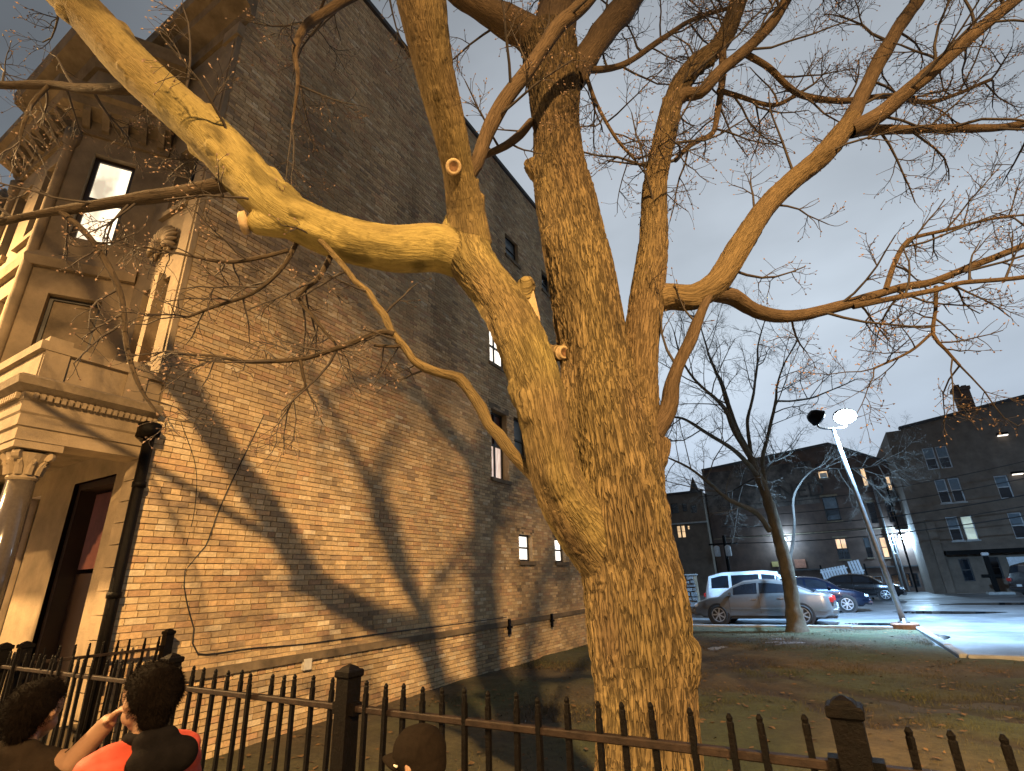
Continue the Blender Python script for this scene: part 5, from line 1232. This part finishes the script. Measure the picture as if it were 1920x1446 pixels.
def words(txt, f, u, v, size, m, parent, d=.03):
    cu = bpy.data.curves.new('lettering', 'FONT'); cu.body = txt; cu.size = size; cu.extrude = .004
    o = bpy.data.objects.new('lettering', cu); COL.objects.link(o); dg = bpy.context.evaluated_depsgraph_get(); me = bpy.data.meshes.new_from_object(o.evaluated_get(dg)); bpy.data.objects.remove(o)
    p = [v_.co.copy() for v_ in me.vertices]
    for v_, q in zip(me.vertices, p): v_.co = f(u+q.x, v+q.y, d+q.z)
    me.materials.clear(); me.materials.append(m); link(bpy.data.objects.new('lettering', me), parent)
words('NED', fB, -2.7, 7.45, 1.75, MT['faded_letter'], bB)
arch_w = window(bB, fB, *hB[0], .2, 'dark_frame', ('glass', 'blind'), 'stone_dark', 'stone_dark', .08, 'slate', 1, .2)
window(bB, fB, *hB[1], .15, 'dark_frame', ('lit_warm', 'door'), 'stone_dark', None, .06, 'slate')
k = MB(); fbox(k, fB, .72, 1.24, 8.88, 9.25, .0, .3); k.build('air_conditioner', MT['plastic_white'], bB)
for i in (2, 3, 6): window(bB, fB, *hB[i], .15, 'dark_frame', ('lit_warm', 'lit_warm'), 'stone_dark', None, .05, 'slate')
window(bB, fB, *hB[4], .15, 'dark_frame', ('glass', 'lit_warm'), 'stone_dark', 'stone_dark', .07, 'slate', 2)
window(bB, fB, *hB[5], .15, 'dark_frame', ('glass', 'blind'), 'stone_dark', None, .05, 'slate')
for i in (7, 8, 9, 10, 11, 12, 13, 14): window(bB, fB, *hB[i], .15, 'pale_frame' if i in (7, 12) else 'dark_frame', ('glass', 'glass'), None, 'stone_dark' if i > 12 else None, .05, 'slate')
fbox(MB(), fB, -8.5, 6.2, 1.75, 1.85, 0.003, .10).build('ledge', MT['slate'], bB)
dpipe = MB(); dpipe.tube([fB(4.15, 8.6, .1), fB(4.2, 4, .1), fB(4.25, .05, .1)], .07, 8); dpipe.build('downpipe', MT['galv'], bB)
dpipe = MB(); dpipe.tube([fB(4.45, 4.1, .14), fB(4.5, 2, .14), fB(4.55, .05, .14)], .06, 8); dpipe.build('downpipe', MT['galv'], bB)
def wall_light(parent, p, power, col=(.42, .7, 1), big=1.):
    k = MB(); k.box(p[0]-.16*big, p[0]+.16*big, p[1]-.14, p[1]-.02, p[2]-.02, p[2]+.16*big); h_ = k.build('wall_light', MT['iron'], parent)
    MB().bbox(p[0]-.15*big, p[0]+.15*big, p[1]-.26, p[1]-.142, p[2]-.16*big, p[2]+.10*big, .03).build('lens', MT['lens_wall'], h_)
    L_ = bpy.data.lights.new('wall_light', 'POINT'); L_.energy = power; L_.color = col; L_.shadow_soft_size = .2
    o = bpy.data.objects.new('wall_light_lamp', L_); o.location = (p[0], p[1]-.55, p[2]-.1); link(o, parent)
wall_light(bB, (5.05+8.6, 0, 3.9), 1300, big=1.25)
wall_light(bB, (-2.95+8.6, 0, 4.25), 700)
k = MB(); fbox(k, fB, -2.55, -1.75, 1.95, 2.6, .01, .06); k.build('sign_board', mat('faded_red_sign', (.30, .12, .07), .6, .4, 3), bB)
k = MB(); fbox(k, fB, -4.25, -3.75, 2.1, 2.5, .01, .06); k.build('sign_board', mat('dull_yellow_sign', (.38, .28, .10), .6, .3, 3), bB)
# rear wooden porches: decks on posts with railings, against the right end of the wall
k = MB()
for u in (4.95, 6.1): fbox(k, fB, u-.06, u+.06, 0, 8.3, .7, .82)
k.build('porch_post', MT['iron'], bB)
for z in (4.35, 6.75):
    fbox(MB(), fB, 4.85, 6.25, z, z+.1, .02, .85).build('porch_deck', MT['slate'], bB)
    k = MB(); fbox(k, fB, 4.95, 6.1, z+.95, z+1.02, .72, .8)
    for i in range(9): fbox(k, fB, 5.05+i*.12, 5.08+i*.12, z+.1, z+.95, .745, .775)
    k.build('porch_railing', MT['slate'], bB)
fbox(MB(), fB, -8.5, 6.2, 4.55, 4.63, .003, .05).build('string_course', MT['stone_dark'], bB)
# --- right building with chimney
KC = 1.15; cz = lambda z: 1.7+(z-1.7)*KC
bC = thing('brick_apartment_building', 'tall dark brick apartment building with a chimney at the right edge', 'building', (4.81*KC, 46, 0))
CX = 4.81*KC
fC = frame_of((-CX, 0, 0), (1, 0))
def rc(x0, z0, x1, z1): return (x0*KC, x1*KC, cz(z0), cz(z1))
hC = [rc(6.45, 5.22, 6.98, 6.62), rc(7.1, 5.22, 7.63, 6.62), rc(6.4, 3.05, 6.95, 4.41), rc(7.08, 3.05, 7.63, 4.41), rc(6.36, .84, 6.86, 2.06), rc(7.7, .94, 8.15, 2.09), rc(6.35, 7.25, 6.92, 8.6), rc(7.0, 7.25, 7.57, 8.6), rc(9.2, 5.2, 9.8, 6.5), rc(9.2, 3.0, 9.8, 4.4)]
ztC = lambda x: float(np.interp(x/KC, [4.8, 5.66, 11, 14], [cz(9.95), cz(9.98), cz(10.72), cz(11.1)]))
mb = MB()
for a, b, c, d in cells(CX, 14*KC, 0, cz(9.9), hC): mb.quad(fC(a, c, 0), fC(b, c, 0), fC(b, d, 0), fC(a, d, 0))
mb.quad(fC(5.6*KC, cz(9.9), 0), fC(14*KC, cz(9.9), 0), fC(14*KC, cz(11.0), 0), fC(11*KC, cz(10.72), 0), fC(5.6*KC, cz(9.98), 0))
mb.quad(fC(CX, 0, 0), fC(CX, cz(9.9), 0), fC(CX, cz(9.9), -14), fC(CX, 0, -14)); mb.quad(fC(CX, cz(9.9), 0), fC(14*KC, cz(9.9), 0), fC(14*KC, cz(9.9), -14), fC(CX, cz(9.9), -14))
mb.build('wall', MT['brown_brick_far'], bC)
cp = MB(); cp.prism([(5.55*KC, cz(9.98)), (11.0*KC, cz(10.72)), (14*KC, cz(11.1)), (14*KC, cz(11.25)), (11*KC, cz(10.87)), (5.55*KC, cz(10.13))], lambda a, b: fC(a, b, -.4), lambda a, b: fC(a, b, .15)); cp.build('coping', MT['slate'], bC)
ch = MB(); ch.box(9.05*KC-CX, 9.8*KC-CX, 1.0, 1.9, cz(9.9), cz(12.1)); ch.box(8.98*KC-CX, 9.87*KC-CX, .94, 1.96, cz(12.1)+.002, cz(12.3)); ch.box(9.1*KC-CX, 9.4*KC-CX, 1.1, 1.4, cz(12.302), cz(12.5)); ch.box(9.5*KC-CX, 9.75*KC-CX, 1.2, 1.6, cz(12.302), cz(12.42))
ch.build('chimney', MT['red_brick_far'], bC)
for i, h_ in enumerate(hC):
    pn_ = ('lit_green', 'lit_green') if i == 3 else (('glass', 'glass') if i in (4, 5) else ('glass', 'blind'))
    window(bC, fC, *h_, .12, 'pale_frame' if i < 4 or i > 5 else 'dark_frame', pn_, 'concrete' if i < 4 else None, None, .06, 'slate')
bt = MB(); bt.box(5.35*KC-CX, 5.75*KC-CX, -.5, 0, 0, cz(4.3)); bt.build('buttress', MT['brown_brick_far'], bC)
fbox(MB(), fC, 5.8*KC, 10.5*KC, cz(2.28), cz(2.5), .0, .9).build('canopy', MT['iron'], bC)
fbox(MB(), fC, 8.5*KC, 9.3*KC, cz(1.25), cz(2.05), .01, .08).build('sign_board', MT['pale_plank'], bC)
for (x_, z_) in ((10.25, 8.83), (10.25, 6.54)):
    k = MB(); fbox(k, fC, (x_-.25)*KC, (x_+.25)*KC, cz(z_-.05), cz(z_+.08), 0, .3); h_ = k.build('porch_light', MT['iron'], bC)
    fbox(MB(), fC, (x_-.22)*KC, (x_+.22)*KC, cz(z_-.10), cz(z_-.052), .03, .3).build('lens', MT['lit_white'], h_)
# --- low building at the left
bA = thing('small_brick_building', 'low dark brick building with a lit double window, seen just right of the big trunk', 'building', (-14, 49, 0)); fA = frame_of((14, 0, 0), (1, 0))
hA = [(-11.4, -11.08, 4.85, 5.9), (-11.0, -10.68, 4.85, 5.9), (-11.6, -11.0, 7.0, 7.9), (-10.6, -10.2, 7.1, 7.8), (-9.9, -9.4, 6.9, 7.6), (-10.45, -10.25, 5.5, 5.85)]
mb = MB()
for a, b, c, d in cells(-14, -8.7, 0, 8.7, hA): mb.quad(fA(a, c, 0), fA(b, c, 0), fA(b, d, 0), fA(a, d, 0))
mb.quad(fA(-8.7, 0, 0), fA(-8.7, 0, -10), fA(-8.7, 8.7, -10), fA(-8.7, 8.7, 0)); mb.quad(fA(-14, 8.7, 0), fA(-8.7, 8.7, 0), fA(-8.7, 8.7, -10), fA(-14, 8.7, -10)); mb.build('wall', MT['brown_brick_far'], bA)
for i, h_ in enumerate(hA): window(bA, fA, *h_, .12, 'dark_frame', ('lit_warm', 'lit_warm') if i in (0, 1, 5) else ('glass', 'glass'), None, None, .03, 'slate')
fbox(MB(), fA, -14, -8.65, 6.0, 6.12, .003, .25).build('ledge', MT['concrete'], bA); fbox(MB(), fA, -14.1, -8.6, 8.703, 8.85, -.2, .2).build('coping', MT['slate'], bA)
MB().lathe([(.7, 8.7), (.45, 9.3), (.05, 10.4)], (4.3, 2, 0), 4, Matrix.Rotation(math.pi/4, 4, 'Z')).build('turret_roof', MT['slate'], bA)

# --- grey rubble retaining wall at the left end of the car park: every stone a piece
rw = thing('retaining_wall', 'grey rubble stone retaining wall left of the parked cars', 'wall', (-13.0, 27.2, 0)); rr = random.Random(9)
MB().box(0, 7.2, .06, .5, -.1, 1.66).build('wall_core', MT['mortar'], rw)
z = 0.0
while z < 1.62:
    hh = rr.uniform(.16, .30); hh = min(hh, 1.66-z); x = 3.2-rr.random()*.3
    while x < 7.2:
        ww = min(rr.uniform(.22, .52), 7.2-x)
        if ww > .08:
            mb = MB(); P_ = [(x+.012, z+.012), (x+ww-.012, z+.012), (x+ww-.012, z+hh-.012), (x+.012, z+hh-.012)]
            P_ = [(a+rr.uniform(-.025, .025), max(0, b+rr.uniform(-.025, .025))) for a, b in P_]; cx_, cy_ = sum(p[0] for p in P_)/4, sum(p[1] for p in P_)/4; dd = rr.uniform(.02, .09)
            mb.v += [(a, .07, b) for a, b in P_]+[(cx_+(a-cx_)*.75, -dd, cy_+(b-cy_)*.72) for a, b in P_]
            mb.f += [(4, 5, 6, 7)]+[(i, (i+1) % 4, 4+(i+1) % 4, 4+i) for i in range(4)]
            mb.build('stone', MT['rubble'], rw)
        x += ww
    z += hh
MB().bbox(0, 7.25, -.08, .55, 1.662, 1.74, .02).build('coping', MT['concrete'], rw)
# --- white slatted gate leaning by the black car
sg_ = thing('slatted_gate', 'tilted white slatted gate panel beside the black car', 'gate', (-.75, 38.6, 0), 0)
M_ = Matrix.Translation((.2, 0, .75)) @ Matrix.Rotation(R(-9), 4, 'Y')
for i in range(9): MB().box(.05+i*.155, .05+i*.155+.12, -.02, .02, 0, 1.0, M_).build('slat', MT['pale_plank'], sg_)
MB().box(0, 1.5, .021, .06, .12, .2, M_).box(0, 1.5, .021, .06, .8, .88, M_).build('cross_bar', MT['pale_plank'], sg_)
for i in range(4): MB().box(1.62+i*.16, 1.62+i*.16+.12, -.02, .02, .35, 1.15, M_).build('slat', MT['pale_plank'], sg_)
MB().box(1.6, 2.3, .021, .06, .5, .56, M_).build('cross_bar', MT['pale_plank'], sg_)
for x_ in (.1, 2.4): MB().box(x_, x_+.1, .065, .16, 0, 2.0).build('post', MT['iron'], sg_)
bn = thing('waste_bin', 'dark wheeled waste bin under the white slats', 'bin', (-.2, 38.1, 0))
MB().prism([(-.5, .12), (.5, .12), (.6, 1.1), (-.6, 1.1)], lambda a, b: (a, -.4, b), lambda a, b: (a, .4, b)).build('body', MT['trim'], bn); MB().bbox(-.64, .64, -.46, .46, 1.103, 1.18, .03).build('lid', MT['iron'], bn)
for x_ in (-.4, .4): MB().lathe([(.1, -.03), (.1, .03)], (x_, -.3, .1), 12, Matrix.Rotation(math.pi/2, 4, 'X')).build('wheel', MT['tyre'], bn)
# --- black ticket post at the right
tp = thing('barrier_post', 'black post with a pale cap and a box, at the right of the car park', 'post', (8.2, 43.0, 0))
MB().bbox(-.12, .12, -.12, .12, 0, 2.2, .02).build('post', MT['iron'], tp); MB().bbox(-.16, .16, -.16, .16, 2.202, 2.4, .04).build('cap', MT['pale_frame'], tp); MB().bbox(-.5, .4, -.1, .1, .95, 1.15, .02).build('box', MT['iron'], tp); MB().bbox(-.5, .7, -.4, .3, 0, .16, .03).build('foot', MT['concrete'], tp)
# --- pole with transformer cans and cables
up = thing('utility_pole', 'dark utility pole carrying two pale transformer cans, behind the parked cars', 'utility pole', (-7.1, 46.0, 0))
MB().tube([(0, 0, 0), (.02, 0, 2.2), (.05, 0, 4.6)], (.14, .13, .12), 10).build('pole', MT['iron'], up)
for dx in (-.85, -.0): MB().lathe([(.2, 3.0), (.23, 3.04), (.23, 3.7), (.2, 3.76), (.06, 3.84)], (dx+.25, -.25, 0), 14).build('transformer', MT['pale_frame'], up, True)
MB().box(-1.2, 1.0, -.06, .06, 3.9, 4.02).build('cross_arm', MT['iron'], up)
def cable(label, a, b, sag, r_=.022):
    a = Vector(a); b = Vector(b); pts = [a.lerp(b, t)+Vector((0, 0, -sag*4*t*(1-t))) for t in np.linspace(0, 1, 25)]
    tag(MB().tube(pts, r_, 5).build('overhead_cable', MT['cable']), label, 'cable', 'cables over the car park')
cable('topmost cable sagging over the car park, crossing below the lit branches', (-7.0, 45.9, 7.0), (16, 38, 8.0), .9, .018)
cable('second cable from the top strung across the car park', (-7.0, 45.9, 6.1), (16, 38, 7.0), .8)
cable('thick middle cable strung over the parked cars', (-7.0, 45.9, 5.3), (16, 38, 6.2), .9, .03)
cable('second cable from the bottom strung over the parked cars', (-7.0, 45.9, 4.5), (16, 38, 5.6), .8)
cable('lowest cable, passing just above the wall light', (-7.0, 45.9, 4.0), (16, 38, 5.0), .7, .03)
# bare shrub showing pale twigs over the retaining wall
sh = thing('bare_shrub', 'pale bare shrub above the grey stone retaining wall', 'shrub', (-8.3, 28.6, 0)); tw3 = Twigs(5)
for i in range(9):
    d = np.array([tw3.r.uniform(-.5, .5), tw3.r.uniform(-.3, .3), 1.]); d /= np.linalg.norm(d); tw3.grow(np.array([-8.3, 28.6, .1]), d, tw3.r.uniform(2.2, 3.0), .03, 1)
tw3.build(sh, np.array(sh.location), MT['twig'], None)

# ================================================================== people outside the fence
MT['skin'] = mat('skin', (.21, .12, .072), .55, .08, 20, spec=.35)
MT['hair'] = mat('dark_short_hair', (.006, .004, .003), .7, .4, 60, .8, 160, spec=.04)
MT['red_cloth'] = mat('orange_red_padded_cloth', (.36, .045, .022), .7, .15, 12, .15, 60)
MT['black_cloth'] = mat('black_cloth', (.006, .005, .005), .9, .3, 20, .3, 120, spec=.05)
MT['cap_cloth'] = mat('dark_cap_cloth', (.010, .007, .005), .85, .25, 60, .3, 200, spec=.05)
MT['jeans'] = mat('dark_trousers', (.02, .022, .03), .9, .2, 20)
MT['shoe'] = mat('dark_shoe', (.02, .02, .02), .6, .2, 20)
MT['brown_cloth'] = mat('dark_brown_coat', (.014, .010, .007), .9, .3, 15, .3, 90, spec=.05)
def blob(name, caps, voxel, m, parent, smooth=4, fn=None):
    V_ = []; F_ = []
    for p0, r0, p1, r1 in caps:
        v, f = capsule(p0, r0, p1, r1); n = len(V_); V_ += v.tolist(); F_ += [[i+n for i in q] for q in f]
    c_, q_, n_ = remeshed(V_, F_, voxel, smooth)
    if fn is not None: c_ = c_+n_*fn(c_)[:, None]
    return quads_np(name, c_, q_, m, parent, True)
def strands(hair_obj, parent, n, seed, L_=.017):
    me = hair_obj.data; nv = len(me.vertices); co = np.empty(nv*3, np.float32); me.vertices.foreach_get('co', co); no = np.empty(nv*3, np.float32); me.vertices.foreach_get('normal', no)
    co = co.reshape(-1, 3); no = no.reshape(-1, 3); r_ = np.random.RandomState(seed); i = r_.randint(0, nv, n)
    d = no[i]*.45+r_.normal(0, .3, (n, 3))+np.array([0, -.25, -.45]); d /= np.linalg.norm(d, axis=1)[:, None]; sd = np.cross(d, no[i]+.01); sd /= np.linalg.norm(sd, axis=1)[:, None]+1e-6
    b = co[i]; V_ = np.stack([b-sd*.0011, b+sd*.0011, b+d*L_*r_.uniform(.5, 1.3, (n, 1))], 1).reshape(-1, 3)
    o = quads_np('hair_strands', V_, np.arange(3*n).reshape(-1, 3), MT['hair'], parent); o['kind'] = 'stuff'
def arm_chain(sh_, el, wr): return [(sh_, .052, el, .043), (el, .043, wr, .032)]
def hand_caps(wr, d, up_, s=1.):
    """palm and five fingers, slightly curled, thumb from the side of the palm"""
    wr = Vector(wr); d = Vector(d).normalized(); up_ = Vector(up_); up_ = (up_-d*up_.dot(d)).normalized(); sd = d.cross(up_); caps = []
    for k in (-1, 0, 1): caps.append((wr+sd*.010*k, .017*s, wr+d*.075*s+sd*.024*k*s, .013*s))
    for k, L_ in zip((-1.5, -.5, .5, 1.5), (.062, .074, .070, .052)):
        b = wr+d*.078*s+sd*.0165*k*s; m_ = b+d*L_*.55*s-up_*.010; e_ = m_+d*L_*.42*s-up_*.024; caps += [(b, .0088*s, m_, .0082*s), (m_, .0082*s, e_, .0066*s)]
    b = wr+d*.022*s+sd*.030*s; m_ = b+(d*.6+sd*.7)*.036*s; e_ = m_+(d*.9+sd*.2)*.030*s-up_*.008; caps += [(b, .012*s, m_, .0098*s), (m_, .0098*s, e_, .008*s)]
    return [(tuple(a), r_, tuple(c_), q_) for a, r_, c_, q_ in caps]
def person(label, loc, heading, H, top, hair=True, arms=None, lean=(0, 0)):
    """standing figure facing local +Y; H is the standing height; the head is drawn a little large, as a child's is"""
    t = thing('person', label, 'person', loc, heading, 'people outside the fence'); s = H/1.62
    S = lambda p: (p[0]*s, p[1]*s, p[2]*s)
    k = 1.12
    hc = Vector((lean[0], .02+lean[1], 1.465))
    h_ = lambda x, y, z: S((hc.x+x*k, hc.y+y*k, hc.z+z*k))
    head = [(h_(0, -.015, .02), .092*k*s, h_(0, .015, .025), .088*k*s), (h_(0, .025, -.03), .068*k*s, h_(0, .048, -.068), .044*k*s), (h_(-.035, .04, -.05), .036*k*s, h_(.035, .04, -.05), .036*k*s),
            (h_(0, .088, -.005), .011*k*s, h_(0, .104, -.030), .015*k*s), (h_(0, .080, -.068), .016*k*s, h_(0, .082, -.074), .016*k*s)]
    for sg in (-1, 1):
        head += [(h_(sg*.084, -.012, .012), .013*k*s, h_(sg*.090, -.022, -.004), .014*k*s), (h_(sg*.083, -.008, -.018), .009*k*s, h_(sg*.085, -.012, -.024), .009*k*s), (h_(sg*.032, .076, .014), .018*k*s, h_(sg*.034, .076, .016), .018*k*s)]
    neck = [(S((0, -.015, 1.28)), .058*s, h_(0, -.012, -.06), .050*s)]
    if arms is None: arms = [((-.165, 0, 1.245), (-.215, -.02, 1.0), (-.20, .08, .80)), ((.165, 0, 1.245), (.215, -.02, 1.0), (.20, .08, .80))]
    A = [tuple(S(p) for p in a) for a in arms]
    torso = [(S((-.12, 0, 1.235)), .075*s, S((.12, 0, 1.235)), .075*s), (S((-.075, .005, 1.14)), .105*s, S((.075, .005, 1.14)), .105*s), (S((-.06, 0, .98)), .10*s, S((.06, 0, .98)), .10*s), (S((-.065, -.01, .84)), .11*s, S((.065, -.01, .84)), .11*s)]
    legs = []
    for sg in (-1, 1): legs += [(S((sg*.082, -.01, .80)), .088*s, S((sg*.09, .015, .44)), .058*s), (S((sg*.09, .015, .44)), .058*s, S((sg*.095, -.015, .09)), .042*s)]
    hands = []
    for a in A: d = Vector(a[2])-Vector(a[1]); hands += hand_caps(a[2], d, (0, -.3, 1) if abs(d.z) < .15 else (a[2][0]*-1, .2, 0), s*.95)
    body = blob('body', head+neck+torso+legs+[c_ for a in A for c_ in arm_chain(*a)]+hands, .0072*s, MT['skin'], t, 3)
    g = lambda caps, e: [(p, r_+e, q, u) if 0 else (p, r_+e, q, u+e) for p, r_, q, u in caps]
    sleeves = []
    for a in A:
        w_ = tuple(np.array(a[1])+(np.array(a[2])-np.array(a[1]))*.93); sleeves += [(a[0], .064*s, a[1], .052*s), (a[1], .052*s, w_, .041*s)]
    if top == 'red':
        q_ = lambda c: .006*np.abs(np.sin(c[:, 2]/s*48))-.003
        blob('jacket', g(torso, .022*s)+[(p, r_+.012*s, q, u+.012*s) for p, r_, q, u in sleeves], .011*s, MT['red_cloth'], t, 4, q_)
        yoke = [(S((-.05, -.118, 1.255)), .062*s, S((.10, -.11, 1.255)), .07*s), (S((-.04, -.08, 1.325)), .045*s, S((.05, -.08, 1.325)), .045*s), (S((.02, -.125, 1.17)), .05*s, S((.09, -.115, 1.10)), .06*s)]
        blob('shoulder_yoke', yoke, .011*s, MT['black_cloth'], t, 4)
        blob('collar', [(S((.068*math.cos(a), -.015+.068*math.sin(a), 1.335)), .022*s, S((.068*math.cos(a+.5), -.015+.068*math.sin(a+.5), 1.335)), .022*s) for a in np.arange(-3.6, .5, .45)], .008*s, MT['black_cloth'], t, 2)
    else:
        short = top == 'sleeves_up'
        sl2 = [(a[0], .064*s, a[1], .054*s) for a in A] if short else sleeves
        blob('coat', g(torso, .02*s)+sl2+[(S((-.05, -.03, 1.31)), .06*s, S((.05, -.03, 1.31)), .06*s)], .011*s, MT['brown_cloth' if short else 'black_cloth'], t, 4, lambda c: .004*np.sin(c[:, 2]/s*30+c[:, 0]*20))
    blob('trousers', g(legs, .014*s)+[(S((-.06, -.01, .83)), .118*s, S((.06, -.01, .83)), .118*s)], .014*s, MT['jeans'], t, 3)
    for sg in (-1, 1): blob('shoe', [(S((sg*.095, -.05, .045)), .045*s, S((sg*.10, .13, .035)), .036*s)], .010*s, MT['shoe'], t, 3)
    if hair:
        hb_ = blob('hair', [(h_(0, -.028, .034), .098*k*s, h_(0, .012, .052), .086*k*s), (h_(0, -.05, -.01), .078*k*s, h_(0, -.055, -.05), .054*k*s), (h_(-.045, -.045, .02), .05*k*s, h_(.045, -.045, .02), .05*k*s)], .0075*s, MT['hair'], t, 2, lambda c: .005*(vnoise(c*160)-.5)+.005*(vnoise(c*40)-.5))
        strands(hb_, hb_, 7000, int(H*100))
    else:
        cp_ = blob('cap', [(h_(0, -.02, .038), .101*k*s, h_(0, .012, .036), .098*k*s), (h_(0, -.03, .0), .094*k*s, h_(0, -.02, .0), .094*k*s)], .0075*s, MT['cap_cloth'], t, 4)
        V_ = []; F_ = []; n = 14
        for r_ in range(5):
            for i in range(n+1):
                a = math.pi*(.12+.76*i/n); u = r_/4; V_.append(h_(math.cos(a)*(.098-.01*u), math.sin(a)*(.090+.085*u*math.sin(a)), .030-.030*u-.018*abs(math.cos(a))**2))
        for r_ in range(4):
            for i in range(n): a = r_*(n+1)+i; F_.append((a, a+1, a+n+2, a+n+1))
        o = mesh_np('visor', V_, F_, MT['cap_cloth'], cp_, True); md = o.modifiers.new('thick', 'SOLIDIFY'); md.thickness = .006
        pts = [h_(math.cos(a)*.101, math.sin(a)*.098, .006) for a in np.linspace(.35, math.pi-.35, 15)]
        MB().tube(pts, .006*s, 6).build('cap_lit_rim', MT['plastic_white'], cp_, True)  # pale tube painting in the lit rim of the cap
    return t
# heading: local +Y is where the person faces; the picture's left is about (-.87,-.5)
def head_to(dx, dy): return math.atan2(dy, dx)-math.pi/2
person('child with short dark hair in an orange red padded jacket with black shoulders', (-2.40, 1.27, 0), head_to(-.99, .02), 1.45, 'red', True)
person('child in a dark cap seen from behind at the fence, head low in the picture', (-1.38, 1.68, 0), head_to(-.95, -.05), 1.235, 'dark', False)
person('dark haired figure in the lower left corner reaching out a bare forearm', (-2.99, 1.11, 0), head_to(-.5, .8), 1.385, 'sleeves_up', True,
       [((-.165, 0, 1.245), (-.20, .08, 1.02), (-.10, .22, .98)), ((.165, .02, 1.245), (.27, -.03, 1.27), (.43, -.09, 1.43))])
